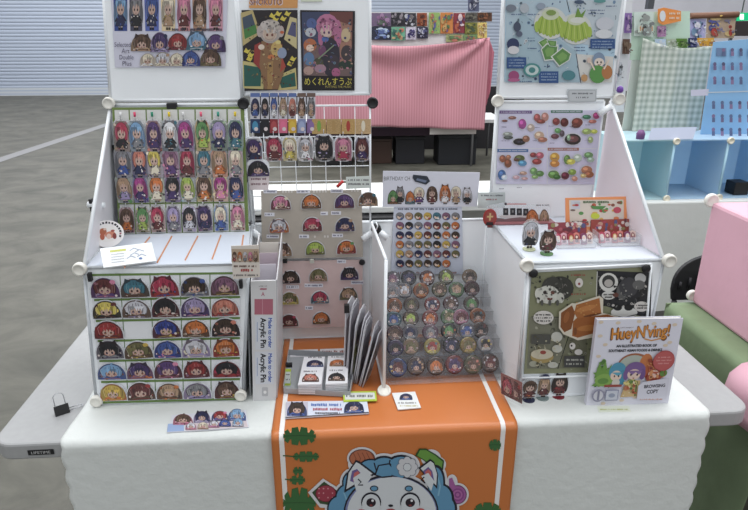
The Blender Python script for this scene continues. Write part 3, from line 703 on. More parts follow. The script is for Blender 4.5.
# clamp on the sloping rod at the left
t = empty('corner_clamp', PY(90,205,.33), 'small white clamp knob with black jaw halfway up the left sloping rod', 'clamp', 'white and black corner clamps'); c_ = PY(90,205,.33)
MB().box(c_+Vector((.004,0,0)), (.008,.014,.034), BLK).build('joint', t, bevel=.002); MB().tube([c_+Vector((-.005,0,.001)), c_+Vector((.038,0,-.001))], .0085, WROD, 12, .007).build('knob', t)
# small hanging sign at the shelf's right corner
pg = VP(YF-.03)
hs = board('hanging_sign', pg, [(231,246),(259,245),(260,277),(233,279)], .002, col((214,206,198), .5), 'small cream sign with cartoon figures, hung at the right corner of the left shelf', 'sign')
A = px_art(pg); A.rect(231.5, 249, 259, 262, (196,168,140))
for k in range(5): chibi(A, 234.5+k*5.3, 262, 5.2, 11, *[P[c] for c in (('brown','red','tan'),('orange','cream','red'),('silver','grey','lavender'),('pink','salmon','red'),('tan','brown','gold'))[k]], seed=k, up=-1)
A.scrib(234, 266, 257, 2.2, (110,80,70), 1); A.scrib(241, 270, 253, 3, (190,60,60), 2); A.scrib(234, 275, 258, 2, (110,100,100), 3); A.build('print', hs, pg.mat())
# ================================================================ posters on the upper boards
pp = VP(YB-.0045)
def poster(name, pl, q, base, label, cat='poster', t=.0012, rough=.5):
    return board(name, pl, q, t, col(base, rough), label, cat)
def finish(A, o, pl, name='print'): return A.build(name, o, pl.mat())
# left poster: banners of figures + group of heads
po = poster('poster', pp, [(110,-14),(228,-14),(225,67.5),(115,67.5)], (208,208,224), 'white poster of seven tall figures above cartoon heads, on the upper left board')
A = px_art(pp, dz=.00003); cols = [(40,60,130),(60,62,84),(70,90,160),(190,170,130),(170,110,115),(150,110,90),(180,120,140)]
xs = [112.5,128.5,143.5,160,176.5,191.5,207.5,224]
for k in range(7):
    x0, x1 = xs[k]+.5, xs[k+1]-1.2; A.poly([(x0,-12),(x1,-12),(x1,31),(x0+1.5,31)], shade(cols[k], 1.25))
    hr = [('light_blue','navy','blue'),('grey','black','navy'),('blue','navy','white'),('cream','tan','gold'),('pink','maroon','red'),('brown','tan','orange'),('pink','maroon','light_blue')][k]
    chibi(A, (x0+x1)/2+.5, 30, 15, 37, *[P[c] for c in hr], seed=40+k, up=-1)
A.scrib(172, 29.5, 222, 3, (70,60,80), 4)
for x, y, w_, h_, sp in ((142,51,22,17,('brown','tan','maroon')),(160,52,19,20,('violet','lavender','navy')),(178,50,20,17,('red','maroon','crimson')),(197,50,22,19,('light_blue','teal','white')),(216,52,20,18,('purple','violet','grey')),(148,66,16,13,('cream','white','gold')),(163,66,17,14,('silver','cream','tan')),(177,66,16,13,('cream','cream','tan')),(191,66,19,15,('blue','royal','white')),(211,66,21,17,('brown','olive','tan'))): bust(A, x, y, w_, h_, *[P[c] for c in sp], seed=int(x), up=-1)
for j, (tx, x0, x1) in enumerate((('Selected', 115, 131),('Art', 122, 130),('Double', 120, 134),('Plus', 123, 132))): A.text(tx, (x0+x1)/2, 44.5+j*6.3, x1-x0, 4.6, (84,80,110), up=-1)
finish(A, po, pp)
# middle posters
po = poster('poster', pp, [(249,-10),(298,-10),(297.5,8),(249,8)], (206,150,92), 'orange poster strip with purple capitals at the very top of the middle board'); A = px_art(pp); A.text('SHOKUTO', 266, 2, 34, 7, (230,214,222), up=-1); A.z += .0002; A.text('SHOKUTO', 266, 2, 31, 5.4, (120,62,100), up=-1); finish(A, po, pp)
po = poster('poster', pp, [(241.5,10),(297.5,10),(298,89.5),(244.5,91)], (38,32,36), 'dark poster of a silver-haired figure among yellow-framed cards, upper middle board')
A = px_art(pp, dz=.00003)
def pq(x, y): return (236+x/5.1, y/5.1)
for q_, c in (([(25,65),(85,50),(125,170),(35,235)],(196,176,108)),([(32,90),(80,70),(110,165),(45,200)],(70,84,110)),([(40,150),(100,125),(108,168),(45,200)],(66,140,60)),([(275,85),(310,95),(310,250),(245,200)],(208,190,130)),([(285,110),(306,115),(306,190),(262,175)],(86,90,130)),([(34,310),(145,330),(140,455),(38,450)],(206,190,110)),([(40,330),(130,345),(126,440),(42,440)],(34,96,88)),([(190,395),(305,345),(312,455),(215,460)],(206,190,110)),([(215,400),(300,368),(306,440),(232,450)],(34,96,88))): A.poly([pq(*p) for p in q_], c)
for x, y in ((185,80),(215,70),(262,70),(200,100),(240,95),(55,260),(75,280),(290,300),(275,325),(68,300)): A.poly([pq(x-16,y+4),pq(x-4,y-16),pq(x+6,y-4),pq(x+20,y-8),pq(x+6,y+14)], (224,200,60))
A.clut(247, 16, 296, 86, 60, [(60,50,50),(90,70,50),(150,120,60),(40,60,60),(120,50,44)], 2.4, 3)
A.poly([pq(95,230),pq(125,215),pq(150,380),pq(90,320)], (166,50,48)); A.poly([pq(130,210),pq(220,200),pq(250,350),pq(215,455),pq(145,455),pq(120,330)], (150,104,66)); A.poly([pq(235,290),pq(255,340),pq(225,370)], (190,70,50)); A.poly([pq(160,320),pq(190,310),pq(185,455),pq(160,455)], (176,130,70))
for x, y, rx, ry, c in ((175,160,56,62,(176,166,158)),(172,172,38,38,(226,200,184)),(150,130,26,24,(204,196,190)),(196,128,28,24,(196,186,178)),(208,250,30,40,(206,170,90)),(235,270,24,28,(140,160,190)),(130,240,16,14,(232,214,190)),(180,290,18,12,(220,120,60)),(215,215,14,10,(226,206,120)),(230,160,16,30,(188,176,166)),(122,160,16,30,(188,176,166)),(235,165,10,8,(210,90,50))): A.ell(*pq(x,y), rx/5.1, ry/5.1, c)
A.clut(262, 44, 280, 86, 60, [(190,150,90),(120,80,50),(90,56,40),(206,176,120),(150,60,48)], 2.2, 5); A.clut(260, 22, 280, 34, 26, [(206,198,192),(140,132,130),(110,100,100)], 2.4, 6)
A.ell(*pq(172,174), 5.6, 5.4, (206,176,158))
for x in (160, 186): A.ell(*pq(x,178), 1.1, 1.5, (120,60,50))
for a, b, c_ in (((150,140),(165,168),(196,190,186)),((178,138),(176,166),(160,150,144)),((200,140),(192,170),(200,192,186))): A.line([pq(*a), pq(*b)], 2, c_)
finish(A, po, pp)
po = poster('poster', pp, [(300,10),(355,11),(354.5,90.5),(302,90.5)], (30,26,34), 'dark poster of a pink-haired figure with yellow Japanese lettering, upper middle board')
A = px_art(pp, dz=.00003)
A.poly([pq(335,62),pq(480,60),pq(480,380),pq(345,380)], (64,70,110)); A.poly([pq(478,60),pq(596,60),pq(592,230),pq(480,230)], (120,64,60)); A.poly([pq(345,230),pq(592,230),pq(590,390),pq(345,385)], (122,96,96)); A.poly([pq(530,110),pq(590,130),pq(588,330),pq(530,330)], (176,120,96))
for x, y, rx, ry, c in ((465,130,58,60,(206,118,160)),(432,180,14,60,(196,108,150)),(520,170,20,70,(196,108,150)),(462,160,32,34,(236,206,196)),(480,290,50,100,(52,48,60)),(440,260,20,30,(120,70,110)),(500,330,28,50,(66,54,66)),(510,370,22,24,(190,90,140)),(385,120,26,28,(80,100,170)),(380,165,28,24,(190,196,206)),(378,230,34,34,(200,104,62)),(378,245,20,18,(238,206,186)),(372,300,28,34,(90,130,180)),(420,320,26,26,(80,80,56)),(560,180,24,36,(208,184,140)),(565,270,30,40,(70,60,66)),(560,330,38,22,(40,62,48)),(430,350,30,22,(170,130,150)),(370,360,26,22,(190,150,140)),(455,200,18,14,(80,110,190))): A.ell(*pq(x,y), rx/5.1, ry/5.1, c)
A.clut(304, 20, 352, 74, 120, [(150,90,120),(90,90,140),(190,150,130),(60,50,70),(200,130,150),(120,90,80),(110,140,170),(70,80,60)], 2.4, 9); A.clut(318, 18, 336, 34, 34, [(206,118,160),(150,76,116),(226,150,186)], 3, 4)
A.ell(*pq(462,164), 5, 4.8, (216,186,176))
for x in (450, 474): A.ell(*pq(x,166), 1, 1.5, (90,50,100))
for a, b in (((440,120),(452,160)),((462,112),(464,150)),((486,120),(478,156))): A.line([pq(*a), pq(*b)], 2, (222,140,178))
A.line([pq(420,300), pq(500,230)], 1.2, (130,150,120)); A.rect(*pq(342,388), *pq(594,456), (26,22,26))
A.text('めくれんすうぷ', *pq(470,415), 47, 7.5, (222,206,60), up=-1); A.text('PUTTING THE MUSIC', *pq(522,442), 26, 2.2, (190,170,70), up=-1); finish(A, po, pp)
po = poster('poster', pp, [(301,-10),(322,-10),(322,1.5),(301,1.5)], (212,218,200), 'pale green card cut off by the top of the picture, upper middle board'); 
# ================================================================ wire grid with charms
pgr = VP(YB-.02)
gr = empty('wire_grid', (( XB+XC)/2, YB-.02, ZS), 'white square wire grid panel with hanging charms between two black joints', 'wire grid')
M = MB(); gx0, gx1, gz0, gz1 = XB+.01, XC-.004, ZS+.004, ZU-.004
rod_loop(M, [(gx0,YB-.02,gz0),(gx1,YB-.02,gz0),(gx1,YB-.02,gz1),(gx0,YB-.02,gz1)], .0028, WROD); M.build('frame', gr)
M = MB()
for k in range(1, 8): x = gx0+(gx1-gx0)*k/8; M.tube([(x,YB-.02,gz0),(x,YB-.02,gz1)], .0014, WROD, 6)
for k in range(1, 8): z = gz0+(gz1-gz0)*k/8; M.tube([(gx0,YB-.0175,z),(gx1,YB-.0175,z)], .0014, WROD, 6)
M.build('wires', gr)
pch = shifted(pgr, .004)
S1 = [('navy','blue','light_blue'),('black','navy','grey'),('blue','white','navy'),('tan','cream','gold'),('salmon','maroon','crimson'),('brown','tan','orange'),('grey','tan','lavender')]
T1 = [(40,60,100),(30,30,36),(150,50,60),(230,120,150),(226,180,70),(150,160,200),(140,110,160)]
sx = [250,260.5,269.5,278.5,288,297,306.5,316]
for k in range(7):
    x0, x1 = sx[k]+.4, sx[k+1]-.6
    o = board('bookmark', shifted(pgr, .004+.0006*(k % 2)), [(x0,93),(x1,93),(x1,133),(x0,133)], .001, col(shade(T1[k],.9), .4), 'tall narrow printed bookmark clipped to the wire grid, %s from the left' % ORD[k], 'bookmark'); o['group'] = 'bookmarks on the wire grid'
    A = px_art(shifted(pgr, .004+.0006*(k % 2)), dz=.00003); A.rect(x0, 93, x1, 119, (206,208,220)); A.rect(x0, 93, x1, 97, (90,120,190) if k < 5 else (120,90,80)); chibi(A, (x0+x1)/2, 118, x1-x0, 21, *[P[c] for c in S1[k]], seed=60+k, up=-1)
    A.ell((x0+x1)/2, 126, 3, 5, [(60,150,200),(30,30,40),(200,70,80),(250,110,150),(235,190,50),(160,180,220),(150,110,180)][k]); A.ell((x0+x1)/2+1, 129, 2, 2, (226,214,210)); A.build('print', o, WM(o))
HC = [(180,150,96),(176,146,100),(184,150,96),(190,160,120)]
for k, (x0, x1) in enumerate(((312,326),(326.5,341),(341.5,355),(355.5,371))):
    o = board('header_card', shifted(pgr, .0045), [(x0,119),(x1,119),(x1,134),(x0,134)], .001, col(HC[k], .5, noise=.2, scale=260), 'tan patterned header card hanging on the wire grid, %s from the left' % ORD[k], 'card'); o['group'] = 'tan header cards on the wire grid'
    A = px_art(shifted(pgr, .0045)); A.ell((x0+x1)/2, 126, 2, 5.5, [(120,180,60),(190,150,80),(200,60,50),(236,226,200)][k]); A.build('print', o, WM(o))
S2 = [(255,17,26,('violet','navy','red')),(275,17,25,('crimson','maroon','salmon')),(290.5,15,25,('cream','yellow','teal')),(306,16,25,('silver','white','pink')),(324.5,19,27,('black','black','lavender')),(343.5,18,25,('pink','crimson','lime')),(362,15,25,('maroon','violet','tan'))]
for k, (cx, w_, h_, sp) in enumerate(S2):
    u, v = pch.px(cx, 161+(2 if k == 0 else 0)); W_, H_ = w_/352, h_/352; m = pch.mat(u, v, .003); M = MB(); solid(M, rounded(W_, H_)(W_, H_), 0, .0025, CLRP); o = M.build('acrylic_charm', None, m)
    tag(o, '%s-haired acrylic charm hanging on the wire grid, %s from the left' % (HN[sp[0]], ORD[k]), 'charm', 'acrylic charms on the wire grid')
    A = Art(z0=.0028, dz=.00003); chibi(A, 0, H_*.03, W_*.95, H_*.92, *[P[c] for c in sp], seed=80+k, bg=mixc(P[sp[1]], (176,168,168), .6)); A.build('printed_figure', o, m)
    MB().tube([(0, H_*.97, .001), (0, H_+.012, .001)], .001, col((200,200,205), .3, .8), 6).build('clasp', o, m)
u, v = pch.px(259, 176); W_, H_ = 22/352, 17/352; m = pch.mat(u, v, .007); M = MB(); solid(M, rounded(W_, H_)(W_, H_), 0, .0025, CLRP); o = M.build('acrylic_charm', None, m)
tag(o, 'wide dark acrylic charm hung below the leftmost charm of the wire grid', 'charm', 'acrylic charms on the wire grid'); A = Art(z0=.0028); bust(A, 0, H_*.03, W_*.95, H_*.92, P['black'], P['violet'], P['lavender'], 5); A.build('printed_figure', o, m)
o = board('price_sign', shifted(pgr, .010), [(249,175),(269,175),(268.5,190),(250,190)], .001, col((220,208,210), .5), 'pale pink tag with small writing below the wide dark charm', 'sign'); A = px_art(shifted(pgr, .010)); A.scrib(251, 179, 267, 2.5, (150,110,120)); A.scrib(251, 184, 267, 2.5, (150,110,120), 5); A.build('print', o, WM(o))
# ================================================================ beige and pink magnet boards
pm_ = VP(YB-.028)
bg = board('magnet_board', pm_, [(261,191),(361.5,190),(363,257),(262,259)], .004, col((176,168,158), .7, noise=.03, scale=60), 'beige felt board with three rows of domed magnets, topmost of two', 'display board')
pk2 = VP(YB-.022)
pkb = board('magnet_board', pk2, [(263,262),(363,260),(361,326),(268,329)], .004, col((206,182,180), .7, noise=.02, scale=50), 'pale pink board with domed magnets, below the beige board', 'display board')
D3 = [(281,209.5,('pink','maroon','cream'),1),(311.5,208.5,('orange','brown','tan'),1),(344.5,208,('purple','maroon','mauve'),1),(368,206,('brown','tan','teal'),9),
      (279.5,232.5,('silver','orange','blue'),2),(312.5,231,('crimson','maroon','pink'),2),(345,231,('navy','violet','tan'),2),
      (282.5,256,('brown','tan','orange'),3),(315.5,254.5,('lime','olive','brown'),3),(346.5,253.5,('orange','red','green'),3)]
def magnet(pl, cx, yb, w_, h_, sp, label, seed, th=.004):
    pl2 = shifted(pl, .0006); u, v = pl2.px(cx, yb); return badge('domed_magnet', pl2, u, v, w_, h_, sp, label, 'magnet', 'domed magnets on the middle boards', seed, th=th)
cn = {1: 'top row of beige board', 2: 'middle row of beige board', 3: 'bottom row of beige board'}
for k, (cx, yb, sp, rw) in enumerate(D3):
    lb_ = ('brown and teal domed magnet hanging off the right edge of the beige board' if rw == 9 else '%s-haired domed magnet, %s from left in the %s' % (HN[sp[0]], ORD[[0,1,2,0,0,1,2,0,1,2][k]], cn[rw]))
    magnet(pm_, cx, yb, .060, .044, sp, lb_, 500+k)
D4 = [(291,283,('dark_brown','black','maroon')),(318.5,281,('olive','tan','brown')),(349.5,279.5,('black','violet','navy')),
      (290,304,('olive','yellow','tan')),(320,303,('crimson','teal','orange')),(348.5,299.5,('tan','olive','grey')),
      (289.5,326,('maroon','brown','crimson')),(321.5,323.5,('orange','brown','gold'))]
for k, (cx, yb, sp) in enumerate(D4):
    magnet(pk2, cx, yb, .058, .043, sp, '%s-haired domed magnet, %s from left in the %s row of pink board' % (HN[sp[0]], ORD[k % 3], ['top','middle','bottom'][k//3]), 520+k)
# name tags
k = 0
TG = [(263.5,277,191.5,'beige',pm_),(296.5,310,191.5,'b',pm_),(330.5,343,191,'b',pm_),(264.5,274.5,214.5,'b',pm_),(320.5,328,213.5,'b',pm_),(331,341,213,'b',pm_),(266.5,279,236.5,'b',pm_),(299,309,236.5,'b',pm_),(332,343,235.5,'b',pm_),
      (286,299,287,'p',pk2),(304.5,323,285.5,'p',pk2),(351,364,282.5,'p',pk2),(305,313,308,'p',pk2),(337,346,261.5,'p',pk2)]
names = ['above the top left magnet of the beige board','above the top middle magnet of the beige board','above the top right magnet of the beige board','above the silver-haired magnet of the beige board','beside the crimson-haired magnet, left of its neighbour tag','above the navy-haired magnet of the beige board','above the bottom left magnet of the beige board','above the lime-haired magnet of the beige board','above the bottom right magnet of the beige board','above the middle left magnet of the pink board','above the crimson-haired magnet of the pink board','at the right edge of the pink board','above the bottom middle magnet of the pink board','at the top right of the pink board']
for (x0, x1, y, w_, pl), nm in zip(TG, names):
    pl2 = shifted(pl, .0012); o = board('name_tag', pl2, [(x0,y-1.8),(x1,y-1.8),(x1,y+1.8),(x0,y+1.8)], .001, col((224,224,232), .5), 'tiny white name tag '+nm, 'tag'); o['group'] = 'name tags on the magnet boards'
    A = px_art(pl2); A.scrib(x0+1, y, x1-1, 1.8, (120,120,150), 3); A.build('lettering', o, WM(o))
# stars (ratings) printed on the board, round black pin, white sign with red ribbon
A = px_art(pm_)
for x0, x1, y in ((282,294,191.5),(313,328,191.3),(351,360,190.5),(324,329,236.3),(314,317,236.5)):
    x = x0
    while x < x1: A.rect(x, y-1, x+1.7, y+1.2, (226,222,214)); x += 3
A.build('small_dots', bg, pm_.mat())
c_ = PY(362,262,YB-.022); tag(MB().lathe(c_, [(.009,0),(.0095,.004),(.007,.008)], BLK, 16, (0,-1,0)).build('round_magnet'), 'round black magnet pinning the top right corner of the pink board', 'magnet')
for x, l in ((285,'left end'),(312,'middle')): 
    tag(MB().box(PY(x,261,YB-.034), (.012,.012,.010), BLK if x == 285 else col((190,190,180))).build('binder_clip'), ('black' if x == 285 else 'grey')+' clip joining the beige and pink boards, '+l, 'clip', 'small black binder clips')
psn = VP(YB-.034)
o = board('price_sign', psn, [(346,177),(370,176),(371,188),(346,189)], .001, col((206,214,210), .5), 'small pale green sign with grey writing at the top right of the beige board', 'sign'); A = px_art(psn); A.scrib(348, 180, 369, 2, (120,120,126)); A.scrib(348, 184, 369, 2, (120,120,126), 4); A.build('print', o, WM(o))
M = MB(); M.tube([PY(343,181,YB-.034), PY(340,184,YB-.034), PY(337,187,YB-.034)], .0045, col((190,50,50)), 8); tag(M.build('red_ribbon'), 'small red ribbon charm left of the pale green sign', 'ribbon')
# ================================================================ middle right: sign and badge sheet
pw = VP(YB-.010)
sg = board('chibi_sign', pw, [(383,171),(480,172.5),(477,206.5),(382.5,207)], .002, col((212,214,226), .5), 'wide white sign with a row of cartoon figures standing above the button badge sheet', 'sign')
A = px_art(pw, dz=.00003); A.text('BIRTHDAY CH', 397, 178.5, 26, 4, (120,124,130), up=-1)
for x, w_, h_, sp, b_ in ((393,11,14,('green','brown','orange'),1),(400,10,18,('grey','black','tan'),0),(410,10,13,('orange','teal','tan'),1),(419,13,18,('cream','purple','orange'),0),(432,12,19,('brown','maroon','cream'),0),(445,12,20,('orange','white','salmon'),0),(456,12,19,('cream','tan','blue'),0),(467,11,17,('silver','black','teal'),0)):
    (bust if b_ else chibi)(A, x, 204, w_, h_, *[P[c] for c in sp], seed=int(x), up=-1)
A.poly([(413,174.5),(427,176),(430,181),(426,184.5),(415,181.5),(412.5,178)], (46,56,72)); A.poly([(417,178),(427,180.5),(425,182.5),(416,180)], (110,130,160)); finish(A, sg, pw)
ps2 = VP(YB-.007)
sh2 = board('badge_sheet', ps2, [(394,206),(462,206),(463,274),(391,274)], .0015, col((200,206,222), .5), 'pale blue sheet printed with six rows of tiny round badge designs', 'printed sheet')
A = px_art(ps2, dz=.00003); A.scrib(398, 209, 458, 2, (100,104,130), 6); rc = random.Random(3)
hk = list(P.keys()); n_ = 0
for r_ in range(6):
    for c_ in range(7):
        if (r_, c_) == (5, 6): continue
        x, y = 399.5+c_*9.25, 216+r_*9.35
        c1 = P[rc.choice(['brown','dark_brown','orange','grey','navy','tan','black','teal','mauve','gold','olive','maroon'])]
        A.ell(x+.6, y+.3, 4.1, 3.9, (70,74,92), n=14); A.ell(x, y, 3.8, 3.8, c1, n=14); A.ell(x-.2, y+1, 2.1, 1.9, SK, n=10); A.poly([(x-2.6,y-.8),(x+2.4,y-.8),(x+.6,y+1.3),(x-1,y+.3)], shade(c1,.8)); A.ell(x+1.8, y+2.4, 1.2, 1, rc.choice([(190,70,60),(70,100,170),(220,220,220),(220,160,60)]), n=8)
for x0, x1 in ((398,412),(416,430),(440,456)): A.scrib(x0, 272, x1, 2.2, (150,90,80), int(x0))
finish(A, sh2, ps2)
# ================================================================ stepped clear rack of button badges
RKC = col((190,192,198), .15, 0, .11, spec=.8)
rk = empty('badge_rack', PZ(450,386,T0), 'clear stepped acrylic rack filled with bagged button badges on the orange banner', 'display rack')
T1_ = TT+.0085
yf, yb_ = .178, .440
steps = 7
XR0, XR1 = PZ(385,388,T1_).x+.006, PZ(514,387,T1_).x-.006
rows = [(368,367),(348,346),(333.5,331),(319.5,318),(306,305),(291.5,290.5),(279,278)]
ys, zs = [], []
for k in range(7):
    Y = yf+.018+(yb_-yf-.02)*k/6.5; py = rows[k][0]+ (9 if k == 0 else 6.5)
    ys.append(Y); zs.append(PY(450, py, Y).z)
zs[0] = T1_+.012
M = MB()
for k in range(7):
    d = (ys[1]-ys[0]); M.box(((XR0+XR1)/2, ys[k]+d*.5, zs[k]-.0015), (XR1-XR0, d, .003), RKC)
    if k: M.box(((XR0+XR1)/2, ys[k], (zs[k-1]+zs[k])/2), (XR1-XR0, .002, zs[k]-zs[k-1]), RKC)
M.build('steps', rk)
for X, nm in ((XR0,'side_wall'),(XR1,'side_wall')):
    pr = [Vector((X-.0015,ys[0]-.02,T1_)), Vector((X-.0015,ys[6]+.04,T1_)), Vector((X-.0015,ys[6]+.04,zs[6]+.03)), Vector((X-.0015,ys[0]-.02,T1_+.06))]
    MB().prism(pr, (1,0,0), .003, RKC).build(nm, rk)
MB().box(((XR0+XR1)/2, ys[0]-.019, T1_+.006), (XR1-XR0-.004, .002, .012), RKC).build('front_lip', rk)
MB().box(((XR0+XR1)/2, (ys[0]+ys[6])/2, T1_+.001), (XR1-XR0-.004, ys[6]-ys[0]+.04, .002), RKC).build('base_plate', rk)
D5 = [[('maroon','blue','gold'),('navy','brown','tan'),('orange','brown','silver'),('violet','red','lavender'),('brown','olive','salmon'),('maroon','brown','silver')],
 [('black','violet','silver'),('olive','tan','mauve'),('red','yellow','teal'),('navy','black','lavender'),('olive','gold','brown'),('black','silver','yellow')],
 [('brown','maroon','tan'),('navy','grey','silver'),('grey','mauve','silver'),('green','black','orange'),('blue','grey','silver'),('black','brown','maroon')],
 [('blue','teal','silver'),('lime','brown','tan'),('orange','red','silver'),('olive','green','tan'),('maroon','pink','silver'),('dark_brown','orange','teal')],
 [('brown','orange','silver'),('olive','brown','black'),('navy','red','silver'),('brown','maroon','silver'),('green','brown','silver')],
 [('grey','silver','tan'),('silver','grey','tan'),('brown','orange','green'),('brown','olive','tan'),('tan','green','brown'),('dark_brown','maroon','silver')],
 [('mauve','grey','silver'),('navy','black','violet'),('orange','maroon','silver'),('lime','olive','silver'),('dark_brown','tan','silver')]]
COLX = [[396.5,417,436.5,455,473,490],[394,411,432,451,469,486],[394.5,411,431,449.5,467,480.5],[394,411,430,448.5,462,478.5],[394,411,433,451.5,471.5],[393,405,421,439.5,456,473],[392.5,408.5,428,447,470]]
BAG = col((236,240,246), .1, 0, .055, spec=1, bump=1, scale=110)
RKC = col((214,218,222), .15, 0, .16, spec=.8)
def circ(r, n=20, sq=.0): return [(r*cos(2*pi*k/n)*(1+sq*abs(sin(4*pi*k/n))), r+r*sin(2*pi*k/n)) for k in range(n)]
for r_ in range(7):
    for c_, sp in enumerate(D5[r_]):
        X = PY(COLX[r_][c_], rows[r_][0], ys[r_]).x; X = min(max(X, XR0+.03), XR1-.028)
        rad = .0265 if r_ == 0 else .0240
        pl = Plane((X, ys[r_]+.0+.004*(c_ % 2), zs[r_]+.0005), (1,0,0), (0,.42,.9)); m = pl.mat(0, 0, .004, radians((c_*31+r_*17) % 11-5))
        M = MB(); M.lathe((0,rad,0), [(rad*.8,-.001),(rad,.001),(rad*.97,.0035),(rad*.7,.0055),(rad*.02,.0062)], ink(shade(P[sp[1]], .62), .25), 20); o = M.build('button_badge', None, m)
        tag(o, 'bagged %s-haired button badge, %s from left in %s row of clear rack' % (HN[sp[0]], ORD[c_], 'front' if r_ == 0 else 'backmost' if r_ == 6 else ORD[r_]), 'badge', 'bagged button badges on the stepped rack')
        A = Art(z0=.0064, dz=.00003); A.ell(0, rad, rad*.86, rad*.86, mixc(P[sp[1]], (40,34,40), .45), n=18); rr = random.Random(r_*11+c_)
        for q in range(12): a_ = rr.uniform(0, 2*pi); d_ = rad*rr.uniform(.45,.72); A.ell(d_*cos(a_), rad+d_*sin(a_), rad*rr.uniform(.06,.2), rad*rr.uniform(.05,.14), rr.choice([P[sp[2]], shade(P[sp[1]],.6), mixc(P[sp[2]],(235,230,226),.5), P[sp[0]], (60,50,56)]), n=7, rot=a_)
        bust(A, 0, rad*.34, rad*1.4, rad*1.32, *[P[c] for c in sp], seed=700+r_*7+c_, full=False); A.build('printed_face', o, m)
        M = MB(); s_ = rad*1.13; rb = random.Random(r_*9+c_)
        bp = [(-s_,-.0005+s_*.3),(-s_*.6,-.0),(s_*.6,-.0),(s_,s_*.3),(s_*.98,s_*1.9),(s_*.3,s_*2.05),(-s_*.3,s_*2.12),(-s_*.98,s_*1.95)]
        # crinkled clear bag: grid with small random bumps
        n = 7; vs = []; fs = []
        for j in range(n+1):
            for i in range(n+1):
                u = -s_+2*s_*i/n; v = 2.1*s_*j/n
                edge = i in (0,n) or j in (0,n)
                cr = .86 if (i in (0,n) and j in (0,n)) else 1
                vs.append((u*cr, .0005+v*cr if j else .0005, (.0012 if edge else .0095+rb.uniform(-.0022,.0022))))
        for j in range(n):
            for i in range(n): q_ = j*(n+1)+i; fs.append((q_, q_+1, q_+n+2, q_+n+1))
        M.add(vs, fs, BAG, False); M.build('clear_bag', o, m)
# loose bagged badges drooping at the rack's right end
for k, (px, py, z, sp) in enumerate(((501,372,.10,('crimson','maroon','brown')),(509,386,.075,('maroon','brown','red')))):
    pl = Plane(PZ(px+6, 399+k*4, T1_), (.55,-.83,.0), (-.12,.1,.98)); m = pl.mat(0, 0, 0, radians(4)); s_ = .030; hh = .115-.03*k
    M = MB(); n = 6; rb = random.Random(k); vs = [(-s_+2*s_*i/n, hh*j/n, rb.uniform(0,.004)) for j in range(n+1) for i in range(n+1)]; M.add(vs, [(j*7+i, j*7+i+1, j*7+i+8, j*7+i+7) for j in range(n) for i in range(n)], BAG)
    o = M.build('bagged_print', None, m); tag(o, 'clear bag with dark red print leaning at the right end of rack, %s one' % ('rear' if k == 0 else 'front'), 'bagged print', 'bagged prints at the right end of the rack')
    A = Art(z0=-.002); A.rect(-.022, .006, .022, .07, (150,90,90)); bust(A, 0, .008, .042, .056, *[P[c] for c in sp], seed=k); A.build('print', o, m)
def slab(name, corners, t, m, label, cat, z=None, group=None):
    """thin card lying flat: corners are pixel points on the horizontal plane z"""
    pl = HP(z); M = MB(); solid(M, [pl.px(*p) for p in corners], -t, 0, m)
    c = pl.px(sum(p[0] for p in corners)/4, sum(p[1] for p in corners)/4)
    o = M.build(name, None, pl.mat()); return tag(o, label, cat, group)
# ---------------- left end of the table
z = TT+.0055
sc = slab('sticker_card', [(172,415),(246,410),(249,427),(167,432.5)], .0025, col((206,208,216), .35), 'white card with a row of cartoon heads lying in front of the badge board', 'card', z+.0012)
A = px_art(HP(z+.0012), dz=.00003)
A.poly([(168,424),(184,423),(184,431),(167,432)], (150,180,226)); A.poly([(185,424),(246,420),(248,427),(186,431)], (214,200,206))
for x, y, w_, h_, sp in ((183,425,20,11,('brown','pink','maroon')),(202,423,17,12,('navy','lavender','silver')),(220,421,17,10,('red','blue','pink')),(237,421,18,12,('light_blue','blue','silver')),(191,430,11,7,('silver','pink','tan')),(203,429.5,11,7,('cream','tan','pink')),(214,428,11,7,('silver','pink','blue')),(225,427,12,7,('blue','royal','silver')),(238,427,12,8,('light_blue','silver','blue'))): bust(A, x, y, w_, h_, *[P[c] for c in sp], seed=int(x), up=-1)
A.build('print', sc, HP(z+.0012).mat())
# binder clip
bp = PZ(62,413,TT+.001); t = empty('binder_clip', bp, 'black metal binder clip standing on the bare left corner of the table', 'clip')
d = Vector((.8,.5,0)).normalized(); n_ = Vector((-.5,.8,0)).normalized()
pts = [bp+d*-.016+n_*-.009, bp+d*-.016+n_*.009, bp+d*-.016+Vector((0,0,.024))]
MB().prism(pts, d, .034, col((24,24,26), .35)).build('body', t)
tp_ = bp+Vector((0,0,.023))
for s_, h_, w_ in ((1,.028,.3),(-1,.006,1)):
    a = tp_+d*-.012; b = tp_+d*.012; up = Vector((0,0,h_))+n_*(.014 if s_ > 0 else 0)+d*(0 if s_ > 0 else .034)
    if s_ > 0: MB().tube([a, a+up*.8, (a+b)/2+up+d*-.006, (a+b)/2+up+d*.006, b+up*.8, b], .0011, col((170,172,176), .3, .9), 6).build('wire_handle', t)
    else:
        e0 = bp+d*.018+n_*-.006+Vector((0,0,.004)); e1 = bp+d*.018+n_*.008+Vector((0,0,.004)); MB().tube([e0, e0+d*.024+Vector((0,0,.002)), (e0+e1)/2+d*.032+n_*-.004, (e0+e1)/2+d*.032+n_*.004, e1+d*.024, e1], .0011, col((170,172,176), .3, .9), 6).build('wire_handle', t)
